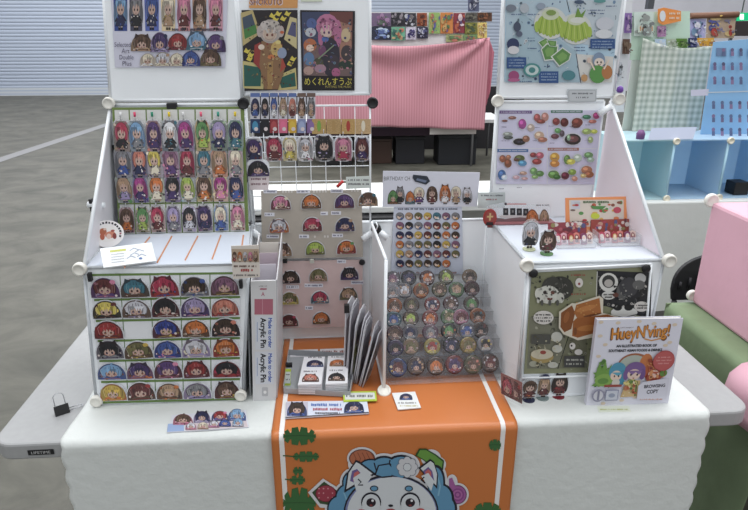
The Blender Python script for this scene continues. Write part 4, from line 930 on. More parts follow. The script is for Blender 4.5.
# ---------------- acrylic pin magazine box and its bags
pxl = VP(.135); X0, X1 = pxl.px(252,300)[0], pxl.px(277,300)[0]; xb0, xb1 = pxl.px(253,400)[0], pxl.px(276,400)[0]
zt = PY(262,281,.135).z; z0 = TT+.003
mb = empty('product_box', ((xb0+xb1)/2, .2, z0), 'tall grey box with vertical Acrylic Pin labels and pink block, beside the badge board', 'box')
def P4(x, y, z): return Vector((x, y, z))
GR = col((206,206,208), .35)
o = MB().prism([P4(xb0,.135,z0), P4(xb1,.135,z0), P4(X1,.135,zt), P4(X0,.135,zt)], (0,1,0), .006, GR).build('front_panel', mb)
MB().prism([P4(xb1,.141,z0), P4(xb1,.36,z0), P4(X1,.36,zt+.05), P4(X1,.141,zt)], (1,0,0), .003, col((214,214,218), .3, alpha=.75)).build('side_panel', mb)
MB().prism([P4(xb0,.141,z0), P4(xb0,.36,z0), P4(X0,.36,zt+.05), P4(X0,.141,zt)], (1,0,0), .003, GR).build('side_panel', mb)
MB().box(((xb0+xb1)/2, .25, z0+.003), (xb1-xb0-.008, .2, .004), GR).build('base_plate', mb)
A = px_art(VP(.135), dz=.00003)
A.poly([(254.5,299),(273,299),(273,314.5),(254.5,314.5)], (190,100,122)); A.line([(262.5,299),(262.5,314.5)], .4, (220,160,176))
A.text('A', 263, 294, 3.5, 4, (200,60,100), up=-1); A.scrib(260, 289, 267, 2, (200,60,100)); A.scrib(259, 286, 267, 1, (120,120,124))
for y0, y1 in ((316,349.5),(351.5,384)):
    A.poly([(255,y0),(274,y0),(274,y1),(255.5,y1)], (216,222,232))
    A.text('Acrylic Pin', 262.5, (y0+y1)/2, y1-y0-4, 7.0, (20,22,34), up=-1, rot=pi/2, bold=.28)
    A.text('Made to order', 270.2, (y0+y1)/2, y1-y0-4, 3.6, (24,80,200), up=-1, rot=pi/2, bold=.16); A.line([(257.3,y0+6),(257.3,y1-8)], .6, (130,160,210))
A.rrect(262, 387, 268, 396, 1, (186,188,190)); A.ell(265, 392, 1.6, 1.6, (236,238,240))
A.build('printed_label', o, VP(.135).mat())
for k in range(3):
    y = .20+.05*k; M = MB(); M.quad(P4(xb0+.007,y,z0+.006), P4(xb1-.004,y,z0+.006), P4(X1-.004,y+.01,zt+.015+.012*k), P4(X0+.007,y+.01,zt+.015+.012*k), .002, col([(210,204,214),(196,180,190),(220,214,206)][k], .3))
    tag(M.build('bagged_print'), 'bagged print standing inside the tall box, %s' % ['frontmost','in the middle','rearmost'][k], 'bagged print', 'bagged prints inside the tall box')
# grey clear side stand left of it
for k in range(2):
    x = xb0-.012-.012*k; xt = X0-.012-.012*k
    o = MB().prism([P4(x,.16+.0*k,z0), P4(x,.36,z0), P4(xt,.36,zt+.0), P4(xt,.16,zt-.005)], (1,0,0), .003, col((176,180,184), .25, alpha=.8)).build('acrylic_divider')
    tag(o, 'grey see-through acrylic sheet standing between the badge board and tall box, %s' % ('right one' if k == 0 else 'left one'), 'acrylic sheet', 'acrylic sheets by the tall box')
# ---------------- fan of bagged prints
zr = TT+.0085
fc = [(206,204,208),(190,188,192),(214,214,218),(170,168,174),(208,206,210),(196,192,196),(214,214,220),(180,178,184),(206,204,208),(212,212,216)]
BAGT = [translucent((232,232,236), .55), translucent((206,206,212), .5), translucent((222,220,226), .6)]
for k in range(11):
    jt = [0,.012,-.01,.02,-.015,.01,0,-.02,.015,-.01,0][k]; f = k/10+jt; x = .022+.050*f; lean = .010+.030*f+jt*.35; hgt = .222-.075*f+jt*.3; y0_ = .225-.055*f; kk = k % 10
    a = P4(x, y0_, zr); b = P4(x+.026, y0_+.062, zr); c = P4(x+.026+lean, y0_+.062, zr+hgt); d = P4(x+lean*.9, y0_, zr+hgt*.93)
    e = c*.72+d*.28+Vector((0,0,.012)); e2 = d*.72+c*.28+Vector((0,0,.012)); c = c+Vector((0,0,-.008)); d = d+Vector((0,0,-.008))
    m = BAGT[k % 3]; n_ = (b-a).cross(d-a).normalized(); n_ = n_ if n_.y < 0 else -n_
    M = MB(); M.prism([a, b, c, e, e2, d], -n_, .0018, m); o = M.build('bagged_print', origin=a); tag(o, 'bagged print in the leaning fan beside the see-through divider, %s' % (['leftmost']+[ORD[i]+' from left' for i in range(1, 8)]+['third from right','next to rightmost','rightmost'])[k], 'bagged print', 'fan of bagged prints')
    s_ = n_*.0006; rr = random.Random(k)
    Q = lambda u, v: a.lerp(b, u).lerp(d.lerp(c, u), v)+s_
    pr_ = MB(); 
    cc = [(150,120,120),(200,110,140),(120,118,134),(70,66,76),(186,196,100),(170,160,170),(130,112,106),(100,92,112),(160,140,150),(150,140,152)][kk]
    pr_.add([Q(.10,.06),Q(.90,.06),Q(.90,.88),Q(.10,.88)], [(0,1,2,3)], translucent(mixc(cc,(206,204,208),.6), .5))
    for q in range(7):
        u, v = rr.uniform(.15,.7), rr.uniform(.1,.7); s2 = n_*(.0009+.0001*q); w2, h2 = rr.uniform(.08,.2), rr.uniform(.04,.14)
        pr_.add([Q(u,v)+s2,Q(u+w2,v)+s2,Q(u+w2,v+h2)+s2,Q(u,v+h2)+s2], [(0,1,2,3)], ink(rr.choice([cc,shade(cc,.5),(60,56,62),(206,204,206),(120,116,130)])))
    if k == 10:
        cxy = []
        for q in range(16): cxy.append(Q(.42+.28*cos(q*pi/8), .2+.10*sin(q*pi/8))+n_*.002)
        pr_.add(cxy, [tuple(range(16))], ink((120,96,84))); pr_.add([p.lerp(Q(.42,.2)+n_*.002, .35)+n_*.0003 for p in cxy], [tuple(range(16))], ink((190,160,136)))
    pr_.build('print', o, origin=a)
    M = MB(); M.tube([a+s_, d+s_, e2+s_, e+s_, c+s_], .0007, col((206,208,212), .2), 6); M.build('bag_edge', o)
M = MB(); M.box(P4(.034,.228,zr+.212), (.014,.016,.022), BLK); tag(M.build('binder_clip'), 'black clip gripping the top left corner of the bagged print fan', 'clip', 'small black binder clips')
# ---------------- card packs in a grey tray
tr_ = empty('card_tray', PZ(318,385,zr), 'grey clear tray holding two stacks of white cards on the orange banner', 'tray')
c4 = [PZ(284,393,zr), PZ(350,397,zr), PZ(357,360,zr), PZ(289,356,zr)]
TG_ = col((176,180,184), .2, alpha=.8)
MB().quad(*[p+Vector((0,0,.002)) for p in c4], .003, TG_).build('base', tr_)
for i in range(4):
    a, b = c4[i], c4[(i+1) % 4]; hh = .016 if i in (0,) else .022; MB().quad(a, b, b+Vector((0,0,hh)), a+Vector((0,0,hh)), .002, TG_).build('rim', tr_)
def pack(q, zt, label, prints, cseed):
    pl = HP(zt); pts = [pl.px(*p) for p in q]; cards = 6; th = (zt-zr-.004)
    M = MB(); solid(M, pts, -th, 0, col((226,226,230), .4)); o = M.build('card_pack', None, pl.mat()); tag(o, label, 'card pack', 'white card packs in the tray')
    A = px_art(pl, dz=.00003)
    xm = (q[0][0]+q[1][0])/2
    for x, y, w_, h_, sp in prints: A.scrib(x-w_*.4, y-h_-2.5, x+w_*.4, 1.6, (130,130,140), int(y)); bust(A, x, y, w_, h_, *[P[c] for c in sp], seed=int(x+y), up=-1)
    A.build('print', o, pl.mat())
    F = MB()
    for k in range(5):
        zz = zt-th*(k+1)/6; a = Vector((*pts[2], 0)); b = Vector((*pts[3], 0)); F.tube([Vector((a.x,a.y-.0004,zz)), Vector((b.x,b.y-.0004,zz))], .0006, col((150,152,158)), 5)
    F.build('card_edges', o)
zt_ = zr+.034
pack([(304,357),(325,356.5),(321.5,384),(298,384.5)], zt_, 'stack of white cards with blue and orange cartoon heads, left stack in the tray', [(315,367,17,7,('navy','blue','silver')),(310.5,382,17,8,('salmon','brown','red'))], 1)
pack([(328,356),(348.5,355.5),(347.5,383),(325.5,384)], zt_, 'stack of white cards with orange and dark cartoon heads, right stack in the tray', [(338,366.5,17,7,('orange','tan','brown')),(336.5,381,17,8,('black','brown','tan'))], 2)
for q, l in (([(291,352),(318,351),(317,358),(290,359)],'left one'), ([(320,351),(350,350),(350,356),(320,357)],'right one')):
    o = slab('flat_card', [(x, y-2) for x, y in q], .003, col((218,216,220), .4), 'white card with red and grey print lying behind the card tray, '+l, 'card', zr+.004, 'white cards behind the tray'); A = px_art(HP(zr+.004)); A.scrib(q[3][0]+2, q[0][1]+1, q[1][0]-1, 3.4, (150,80,70), 7); A.scrib(q[3][0]+6, q[0][1]+3, q[1][0]-6, 2, (120,130,160), 4); A.build('print', o, HP(zr+.004).mat())
MB_ = MB().box(PZ(289,365,zr+.026), (.018,.012,.010), BLK); tag(MB_.build('binder_clip'), 'small black clip on the back left corner of the card tray', 'clip', 'small black binder clips')
# green edged price tags
def green_tag(q, zt, label, pl=None):
    pl = pl or HP(zt); M = MB(); solid(M, [pl.px(*p) for p in q], -.0022, 0, col((176,198,70), .5)); o = M.build('price_tag', None, pl.mat()); tag(o, label, 'tag', 'green-edged price tags')
    cx = sum(p[0] for p in q)/4; cy = sum(p[1] for p in q)/4; A = px_art(pl); A.poly([(cx+(x-cx)*.9, cy+(y-cy)*.68) for x, y in q], (222,224,222))
    if q[1][0]-q[0][0] > 15: A.scrib(q[0][0]+3, cy, q[1][0]-3, 3, (110,112,112), 3)
    else: A.scrib(cx-2, cy-3, cx+2, 1.6, (110,112,112), 2); A.scrib(cx-2, cy+2, cx+2, 1.6, (110,112,112), 5)
    A.build('print', o, pl.mat()); return o
green_tag([(343,391.5),(376,391),(377,400.5),(343.5,401.5)], zr+.006, 'white and lime-edged price tag lying just left of the white foot connector')
green_tag([(285.5,369),(291,369),(290.5,386),(284.5,386)], 0, 'narrow upright price tag with a lime edge at the left of the card tray', Plane(PZ(285,387,zr), (1,0,0), (0,.25,.97)))
# long figure card
o = slab('sticker_card', [(286,401.5),(367,400.5),(369,413),(285.5,418)], .0035, col((206,212,226), .35), 'long white card with two blue cartoon figures, on the banner before the card tray', 'card', zr+.0035)
A = px_art(HP(zr+.0035), dz=.00003); A.poly([(286,402.5),(308,402),(308,416),(286,417.5)], (196,190,206)); bust(A, 297, 416, 20, 14, P['dark_brown'], P['blue'], P['navy'], 2, up=-1); bust(A, 354, 413, 20, 12, P['navy'], P['blue'], P['silver'], 3, up=-1)
A.scrib(311, 405, 342, 3, (84,120,200), 3); A.scrib(313, 409.5, 342, 3, (190,90,110), 4); A.scrib(315, 413.3, 340, 2, (90,90,100), 5); A.poly([(285.5,417.2),(368.5,412.2),(369,413),(285.5,418)], (60,60,66)); A.build('print', o, HP(zr+.0035).mat())
o = slab('sticker_card', [(392,393),(415,391.5),(421,407.5),(398,409.5)], .0025, col((220,222,222), .4), 'small white card with a dark-haired figure, on the banner beside the white foot connector', 'card', zr+.0025)
A = px_art(HP(zr+.0025), dz=.00003); bust(A, 406, 400, 13, 6.5, P['navy'], P['blue'], P['light_blue'], 4, up=-1); A.scrib(398, 403, 416, 1.8, (150,150,150), 3); A.scrib(400, 406, 418, 1.5, (200,190,120), 5); A.build('print', o, HP(zr+.0025).mat())
# ---------------- right cube: food poster on its front
pr_ = VP(YR-.005)
po = board('food_poster', pr_, [(532,273),(648,267),(640,371),(524,374)], .002, col((132,134,106), .5), 'dark olive food comic poster with fried rolls on the front of the right cube shelf', 'poster')
def fq(x, y): return (520+x/4.636, 265+y/4.636)
A = px_art(pr_, dz=.00003)
A.poly([fq(355,25),fq(612,35),fq(605,250),fq(360,180)], (44,44,46)); A.poly([fq(45,240),fq(220,240),fq(200,480),fq(32,480)], (126,128,104)); A.poly([fq(225,340),fq(310,340),fq(310,478),fq(180,478)], (118,120,92)); A.line([fq(52,240),fq(215,242)], .6, (40,40,40)); A.line([fq(225,330),fq(175,480)], .8, (30,30,30)); A.line([fq(358,30),fq(352,170)], .8, (226,226,220))
A.clut(530, 274, 592, 370, 110, [(110,112,86),(150,152,122),(90,92,72),(170,170,150),(60,60,52)], 3, 8); A.clut(598, 274, 644, 312, 60, [(70,70,72),(30,30,32),(110,110,108),(150,150,146)], 3, 9)
for x, y, rx, ry, c in ((185,105,62,55,(58,58,54)),(150,95,50,42,(70,70,64)),(128,135,52,42,(222,220,212)),(85,130,18,26,(222,220,212)),(115,125,10,9,(60,50,50)),(150,125,10,9,(120,70,60)),(135,155,22,6,(120,60,54)),(185,150,18,24,(210,208,200)),(107,241,47,32,(224,222,214)),(272,80,18,22,(228,222,214)),(272,85,6,6,(160,60,60)),(408,78,44,44,(226,224,218)),(408,74,30,30,(60,60,60)),(408,82,20,18,(190,188,182)),(408,138,32,20,(222,220,214)),(470,120,26,40,(92,92,92)),(500,100,44,46,(70,70,72)),(555,60,26,24,(200,200,198)),(548,90,30,22,(108,108,108)),(480,218,62,28,(222,220,214)),(450,195,20,14,(24,24,26)),(500,195,20,14,(24,24,26)),(560,190,34,24,(216,214,208)),(100,422,54,30,(176,150,84)),(100,410,52,24,(206,196,168)),(105,402,14,9,(170,70,60)),(168,330,26,24,(206,206,194)),(150,460,24,14,(196,196,184)),(170,385,24,18,(200,200,188)),(60,455,20,14,(170,170,150))): A.ell(*fq(x,y), rx/4.636, ry/4.636, c, n=18)
for k in range(7): a = fq(82+k*18, 160+k%2*12); A.ell(a[0], a[1], 1.5, 3, (90,88,84) if k%2 else (214,212,204))
for x0, y0, x1, n_ in ((70,228,140,0),(66,242,145,1),(75,256,138,2),(235,44,300,3),(235,132,305,4),(385,134,430,5),(390,146,428,6),(535,184,590,7),(540,196,585,8),(60,330,130,9),(60,345,130,10)):
    a, b = fq(x0,y0), fq(x1,y0); A.scrib(a[0], a[1], b[0], 1.7, (176,70,60) if n_ in (3,4) else (60,60,58), n_)
A.rect(*fq(50,318), *fq(138,362), (84,84,80)); A.rect(*fq(202,418), *fq(296,470), (72,72,70)); a = fq(212,436); A.scrib(a[0], a[1], fq(290,0)[0], 2, (190,190,180)); a = fq(212,455); A.scrib(a[0], a[1], fq(290,0)[0], 2, (190,190,180)); A.ell(*fq(240,372), 3, 3.5, (224,222,214)); A.ell(*fq(236,370), 1, 1, (30,30,30)); A.ell(*fq(268,400), 4, 3, (220,218,210))
A.line([fq(425,230), fq(480,240), fq(540,225)], .8, (40,40,40)); A.ell(*fq(440,135), 3, 2.4, (110,60,50))
A.clut(536, 276, 568, 300, 46, [(40,40,38),(206,204,196),(100,98,92),(150,146,138)], 2.6, 2); A.clut(612, 276, 646, 306, 40, [(50,50,50),(120,120,118),(190,188,182)], 2.4, 3); A.clut(530, 334, 560, 366, 34, [(196,190,160),(90,86,60),(216,206,170),(130,120,80)], 2.4, 4)
# fried rolls with pale rim
rolls = [([(185,215),(235,180),(250,215),(232,290),(200,305),(182,280)],(150,78,30)), ([(245,215),(255,178),(362,146),(370,215),(262,245)],(186,104,38)), ([(240,255),(255,240),(400,222),(440,238),(430,262),(370,300),(262,330),(236,322)],(170,92,32))]
A.poly([fq(*p) for p in ((176,210),(235,170),(250,172),(362,136),(380,150),(378,216),(450,232),(440,275),(330,330),(262,342),(226,326),(196,314),(174,285))], (224,214,190))
for q_, c in rolls:
    A.poly([fq(*p) for p in q_], c)
for x, y, rx, ry, rot, c in ((300,195,48,12,-.28,(206,126,52)),(310,285,52,14,-.1,(196,114,46)),(210,235,12,28,.3,(172,94,40)),(330,225,44,5,-.2,(120,60,24)),(250,300,8,18,0,(140,74,28)),(380,246,30,7,0,(190,110,44))): A.ell(*fq(x,y), rx/4.636, ry/4.636, c, rot=rot)
for k in range(12): a = fq(258+(k*29)%100, 168+(k*37)%60); A.ell(a[0], a[1], .8, .6, (214,144,70))
A.build('print', po, pr_.mat())
# frame moulding round the poster and two black round magnets
M = MB(); fr = [PY(x,y,YR-.007) for x, y in ((529,270),(651,264),(643,374),(521,378))]; rod_loop(M, fr, .0032, WROD); M.build('frame', po)
for x, y, l in ((533,273,'left'),(645.5,268,'right')): tag(MB().lathe(PY(x,y,YR-.012), [(.010,0),(.0115,.003),(.010,.007),(.004,.008)], BLK, 18, (0,-1,0)).build('round_magnet'), 'round black magnet at the upper %s corner of the dark food poster' % l, 'magnet', 'round black magnets on the food poster')
# ---------------- book
bz = PZ(586,405.5,T0); bpl = Plane(bz, (PZ(668,403.5,T0)-bz), (0,.03,1))
wB = (PZ(668,403.5,T0)-bz).length; hB = bpl.px(588,320)[1]
bpl = Plane(bz, (PZ(668,403.5,T0)-bz), (0,.03,1)); m = bpl.mat()
M = MB(); solid(M, [(0,0),(wB,0),(wB,hB),(0,hB)], -.002, 0, col((214,214,226), .35)); bk = M.build('book', None, m); tag(bk, 'white square comic food book standing at the right, orange hand-lettered title and cartoon cooks', 'book')
M = MB(); solid(M, [(.003,.003),(wB-.003,.003),(wB-.003,hB-.003),(.003,hB-.003)], -.012, -.002, col((226,222,212), .7)); M.build('pages', bk, m)
M = MB(); solid(M, [(0,0),(wB,0),(wB,hB),(0,hB)], -.014, -.012, col((214,214,226), .35)); M.build('back_cover', bk, m)
M = MB(); solid(M, [(0,0),(.003,0),(.003,hB),(0,hB)], -.0119, -.002, col((206,206,218), .35)); M.build('spine', bk, m)
U = wB; H_ = hB
def bq(x, y): return ((x-38)/452*U, (1-(y-28)/452)*H_)        # crop coordinates of the cover
A = Art(bq and (lambda x, y: bq(x, y)), dz=.00003)
for x, y in ((60,40),(150,45),(260,40),(340,52),(450,60),(65,110),(98,155),(70,215),(440,150),(380,120),(420,165),(130,470),(230,455),(300,440),(445,440)): A.ell(x, y, 13, 8, (232,206,180))
A.text('HueyN\'ving!', 275, 103, 308, 84, (120,66,30), up=-1, rot=-.05, bold=3); A.z += .0002; A.text('HueyN\'ving!', 275, 101, 300, 74, (232,140,40), up=-1, rot=-.05, bold=1.6); A.line([(300,128),(340,138),(390,128)], 6, (222,142,52))
A.text('LETS ENJOY', 200, 70, 70, 7, (110,80,60), up=-1)
A.text('AN ILLUSTRATED BOOK OF', 265, 163, 214, 13, (44,46,60), up=-1, bold=.8); A.text('SOUTHEAST ASIAN FOODS & DRINKS', 262, 187, 284, 13, (44,46,60), up=-1, bold=.8)
A.ell(265, 268, 88, 66, (176,96,58), n=24); A.ell(262, 270, 78, 58, (176,190,176), n=24); A.ell(262, 300, 78, 40, (200,206,190))
A.ell(330, 260, 36, 55, (214,120,60)); A.ell(385, 300, 62, 52, (206,98,54), n=20); A.ell(378, 330, 40, 30, (190,70,50))
A.clut(70, 240, 150, 370, 20, [(110,164,60),(80,130,50),(150,190,90)], 26, 3)
for p in (([(60,330),(80,240),(105,310)]),([(75,350),(110,235),(140,330)]),([(50,300),(105,290),(130,360)]),([(70,270),(100,330),(70,350)]),([(120,300),(145,255),(150,330)]),([(50,370),(100,330),(150,372)])): A.poly(p, (110,164,60))
A.ell(115, 340, 50, 34, (132,182,70), n=18); A.ell(110, 345, 30, 16, (96,150,60)); A.ell(432, 310, 20, 18, (100,150,60))
A.ell(182, 295, 46, 48, (70,160,196), n=20); A.ell(210, 330, 18, 44, (60,150,190)); A.ell(176, 318, 30, 28, SK); A.poly([(145,300),(210,300),(190,322),(165,308)], (84,172,206)); A.ell(168, 320, 4, 6, (60,50,60)); A.ell(190, 320, 4, 6, (60,50,60)); A.ell(180, 355, 22, 20, (216,206,200)); A.rect(120, 365, 215, 378, (176,70,60))
A.ell(275, 290, 56, 44, (128,90,160), n=20); A.ell(230, 312, 16, 30, (128,90,160)); A.ell(318, 312, 16, 30, (118,80,150)); A.ell(272, 312, 36, 28, (236,202,184)); A.poly([(235,292),(318,292),(300,314),(280,300),(262,316)], (140,100,170)); A.ell(256, 314, 5, 6, (60,40,60)); A.ell(290, 314, 5, 6, (60,40,60)); A.ell(272, 332, 5, 3, (180,60,60))
A.poly([(238,345),(312,345),(318,432),(216,435)], (214,176,120)); A.ell(268, 362, 30, 24, (220,206,110)); A.ell(262, 352, 12, 10, (90,140,60)); A.ell(282, 372, 10, 12, (186,90,60)); A.ell(240, 385, 16, 14, (204,120,80)); A.rect(290, 350, 300, 430, (110,130,60))
A.ell(378, 312, 30, 22, (236,190,170)); A.ell(368, 312, 4, 5, (60,40,40)); A.ell(392, 312, 4, 5, (60,40,40)); A.poly([(345,300),(412,300),(390,312),(365,306)], (196,84,48))
A.clut(330, 235, 440, 345, 30, [(206,98,54),(170,64,46),(226,140,80),(190,80,60)], 26, 4); A.clut(225, 340, 315, 430, 26, [(206,90,60),(226,210,120),(120,150,70),(240,220,190)], 16, 5)
A.ell(418, 240, 58, 54, (190,70,74), n=28); A.ell(418, 240, 54, 50, (204,84,88), n=28); A.scrib(385, 222, 450, 8, (230,150,150), 1); A.scrib(378, 238, 460, 8, (230,150,150), 2); A.scrib(388, 254, 448, 8, (230,150,150), 3)
A.poly([(302,372),(320,352),(465,332),(468,448),(306,446)], (218,218,232)); A.text('BROWSING', 392, 374, 112, 17, (40,40,52), up=-1, rot=-.05, bold=.9); A.text('COPY', 385, 404, 62, 20, (40,40,52), up=-1, rot=-.06, bold=.9); A.scrib(325, 447, 445, 9, (220,140,110), 7)
A.ell(92, 420, 34, 34, (150,150,176), n=20); A.ell(92, 420, 26, 26, (206,206,222), n=20); A.rect(86, 395, 98, 445, (130,130,160)); A.rect(130, 390, 200, 448, (128,138,176)); A.rect(134, 394, 196, 444, (204,210,226)); A.ell(165, 420, 18, 12, (150,160,190))
A.build('cover_print', bk, m)
o = slab('flat_card', [(597,406.5),(629,406),(631,411.5),(599,412)], .001, col((206,212,196), .4), 'tiny pale green card lying in front of the white book', 'card', T0+.001); A = px_art(HP(T0+.001)); A.scrib(600, 409.5, 628, 1.4, (180,190,100)); A.build('print', o, HP(T0+.001).mat())
# ---------------- standees
def standee(px, py, z, w_, h_, sp, label, base, yaw=0, seed=0, group=None, small=1, hat=None):
    p = PZ(px, py, z); t = empty('acrylic_standee', p, label, 'figure', group)
    MB().lathe(p, [(.016*small,0),(.0165*small,.001),(.0165*small,.0028),(.015*small,.0032)], col(base, .25), 22).build('base', t)
    pl = Plane(p+Vector((0,0,.0032)), (cos(yaw), sin(yaw), 0), (0,0,1)); m = pl.mat()
    M = MB(); solid(M, [(-.006,0),(.006,0),(w_*.4,h_*.12),(w_*.5,h_*.45),(w_*.48,h_*.85),(w_*.25,h_),(-w_*.25,h_),(-w_*.48,h_*.85),(-w_*.5,h_*.45),(-w_*.4,h_*.12)], -.0015, .0015, CLEAR); o = M.build('clear_plate', t, m)
    A = Art(z0=.0018, dz=.00003); chibi(A, 0, h_*.02, w_*1.05, h_*.95, *[P[c] for c in sp], seed=seed)
    if hat: A.ell(0, h_*.9, w_*.5, h_*.09, P[hat], rot=-.1); A.ell(0, h_*.95, w_*.28, h_*.1, P[hat])
    A.build('printed_figure', o, m)
    B = Art(z0=-.0018-.002, dz=.00003); B.poly([(-w_*.4,h_*.1),(w_*.4,h_*.1),(w_*.42,h_*.85),(0,h_*.95),(-w_*.42,h_*.85)], (220,220,224)); B.build('back_print', o, m)
    return t
standee(529, 249.5, ZS+.002, .044, .078, ('silver','black','navy'), 'acrylic standee of a silver-haired figure in black, on the right shelf top', (190,196,160), seed=3)
standee(546.5, 254, ZS+.002, .044, .062, ('brown','maroon','green'), 'acrylic standee of a brown-haired figure on a green base, on the right shelf top', (90,130,84), seed=4)
standee(528.5, 400, T0, .044, .062, ('brown','maroon','orange'), 'small brown haired acrylic standee on dark blue base, leftmost before the right shelf', (40,44,70), seed=5)
standee(542.5, 398, T0, .036, .068, ('tan','maroon','navy'), 'small acrylic standee in a wide navy hat, between two others before the right cube shelf', (110,124,124), seed=8, hat='navy')
standee(558, 396.5, T0, .046, .074, ('dark_brown','maroon','red'), 'small acrylic standee with long dark brown hair and red base, beside the book', (110,30,40), seed=9)
# ---------------- on the right shelf top: orange card, two charm boxes, diorama strip
zt2 = ZS+.002
opl = Plane(PZ(567,239,zt2), (1,0,0), (0,.14,1)); m = opl.mat()
M = MB(); solid(M, [opl.px(*p) for p in ((566,237),(628,236),(626,196.5),(565.5,198))], -.003, 0, col((226,146,96), .45)); oc = M.build('standing_card', None, m); tag(oc, 'orange-bordered card covered in colourful food drawings, standing at the back of the right shelf', 'card')
A = px_art(opl, dz=.00003); A.poly([(569,200),(623.5,199.5),(624,226),(570,227)], (226,212,196)); A.rect(571, 200.5, 580, 209, (206,210,220))
rc = random.Random(11)
for k in range(34): x = rc.uniform(572,621); y = rc.uniform(202,224); A.ell(x, y, rc.uniform(1,3.4), rc.uniform(.8,2), rc.choice([(220,90,60),(90,160,70),(210,60,70),(230,180,70),(150,80,60),(235,120,60),(200,200,206),(120,90,80)]))
A.ell(595, 216, 4.5, 3, (206,216,40)); A.ell(617, 210, 4, 3.2, (220,70,90)); A.poly([(590,206),(606,206),(602,209.5),(593,209)], (80,150,70)); A.scrib(583, 202, 609, 2.4, (90,120,80), 2); A.scrib(572, 222, 620, 2.4, (120,90,90), 8); A.build('print', oc, m)
def charm_box(x0, x1, ytop, ymid, yb, sp, label, dark):
    p0, p1 = PZ(x0, yb, zt2), PZ(x1, yb, zt2); t = empty('charm_box', (p0+p1)/2, label, 'display box', 'red charm boxes on the right shelf')
    W_ = p1.x-p0.x; Yf = p0.y
    MB().box(((p0.x+p1.x)/2, Yf+.03, zt2+.002), (W_, .06, .003), CLEAR2).build('tray_base', t)
    for X in (p0.x, p1.x): MB().box((X, Yf+.03, zt2+.017), (.002, .06, .027), CLEAR).build('tray_side', t)
    MB().box(((p0.x+p1.x)/2, Yf, zt2+.014), (W_, .002, .022), CLEAR).build('tray_front', t)
    pl = Plane(((p0.x+p1.x)/2, Yf+.062, zt2+.0), (1,0,0), (0,.25,1)); hh = pl.px(x0, ytop)[1]; m = pl.mat()
    M = MB(); solid(M, [(-W_/2-.002,.0),(W_/2,.0),(W_/2,hh),(-W_/2-.002,hh)], -.003, 0, col(dark, .5)); hc = M.build('header_card', t, m)
    A = Art(z0=.0003, dz=.00003); rr = random.Random(x0)
    for k in range(26): A.ell(rr.uniform(-W_*.46,W_*.46), rr.uniform(hh*.5,hh*.94), rr.uniform(.003,.008), rr.uniform(.003,.007), rr.choice([(190,60,80),(120,50,60),(210,150,130),(90,90,140),(150,140,80),(200,90,100),(226,206,200)]))
    A.build('print', hc, m)
    n = 6
    for k in range(n):
        X = p0.x+W_*(k+.5)/n; pl = Plane((X, Yf+.016+.006*(k%2), zt2+.0045), (1,0,0), (0,.4,.9)); mm = pl.mat()
        M = MB(); s_ = W_/n*.46; solid(M, [(-s_,0),(s_,0),(s_,.027),(0,.031),(-s_,.027)], -.0, .003, col([(170,60,84),(206,160,170),(150,50,60),(200,120,110),(120,60,90),(214,190,180)][k], .3)); o = M.build('packaged_charm', None, mm); tag(o, 'small packaged charm in the %s red charm box, %s from the left' % ('left' if x0 < 580 else 'right', ORD[k]), 'charm', 'packaged charms in the red charm boxes')
        A = Art(z0=.0033, dz=.00003); A.ell(0, .016, s_*.7, .009, [(226,206,200),(150,50,70),(210,170,90),(120,40,50),(230,210,210),(160,70,80)][k]); A.ell(0, .018, s_*.4, .004, SK); A.rect(-s_*.6, .004, s_*.6, .008, (110,60,70)); A.build('print', o, mm)
charm_box(557, 597, 222.5, 236, 249, 0, 'small clear tray of red packaged charms with a dark red header card, left of two', (140,62,72))
charm_box(601, 641, 219.5, 234, 247, 0, 'small clear tray of red packaged charms with a fruit-patterned header card, right of two', (146,66,58))
# diorama strip at the back left of the right shelf
dpl = VP(YB-.05); zd = PY(500,229,YB-.05).z
zd = ZS+.003
M = MB(); x0, x1 = dpl.px(480.5,229)[0], dpl.px(547,229)[0]
t = empty('acrylic_diorama', ((x0+x1)/2, YB-.05, zd), 'clear acrylic strip with red brown print and four dark squares, on the right shelf', 'acrylic stand')
x0 = max(x0, PY(488,229,YB-.05).x-.0)
MB().box(((x0+x1)/2+.005, YB-.05, zd+.0025), (x1-x0+.02, .04, .004), col((150,100,104), .25)).build('base', t)
pl = dpl; m = pl.mat(); M = MB(); q_ = [(487,229),(549,229),(550,206),(505,202),(487,206)]; solid(M, [(u_, max(v_, zd+.0045)) for u_, v_ in [pl.px(*p) for p in q_]], -.0015, .0015, CLEAR); o = M.build('clear_plate', t, m)
A = px_art(pl, dz=.00003, z0=.0018)
A.poly([(487,216),(505,219),(520,216),(540,220),(549,218),(549,227.5),(487,227.5)], (136,104,108)); A.poly([(487,222),(549,223),(549,227.5),(487,227.5)], (158,96,96)); A.poly([(498,216),(506,213.5),(540,214.5),(541,219),(520,217),(505,218.5)], (206,200,200))
for x, y in ((503,208),(510,208),(516.5,208.2),(523,208.5)): A.rect(x, y, x+5.2, y+7, (36,34,38)); A.rect(x+1.7, y+2, x+3.5, y+4.5, (120,116,112))
A.line([(506,203.8),(526,203.8)], 1, (206,110,104)); A.ell(505.5, 203.8, 1.3, 1.3, (60,40,50)); A.scrib(536, 205, 549, 1.6, (90,90,96))
bust(A, 532, 226, 13, 17, P['orange'], P['red'], P['brown'], 4, up=-1); bust(A, 544, 226, 10, 17, P['tan'], P['brown'], P['olive'], 6, up=-1)
A.build('print', o, m)
pl = VP(YB-.028); m = pl.mat(*pl.px(489,228)); 
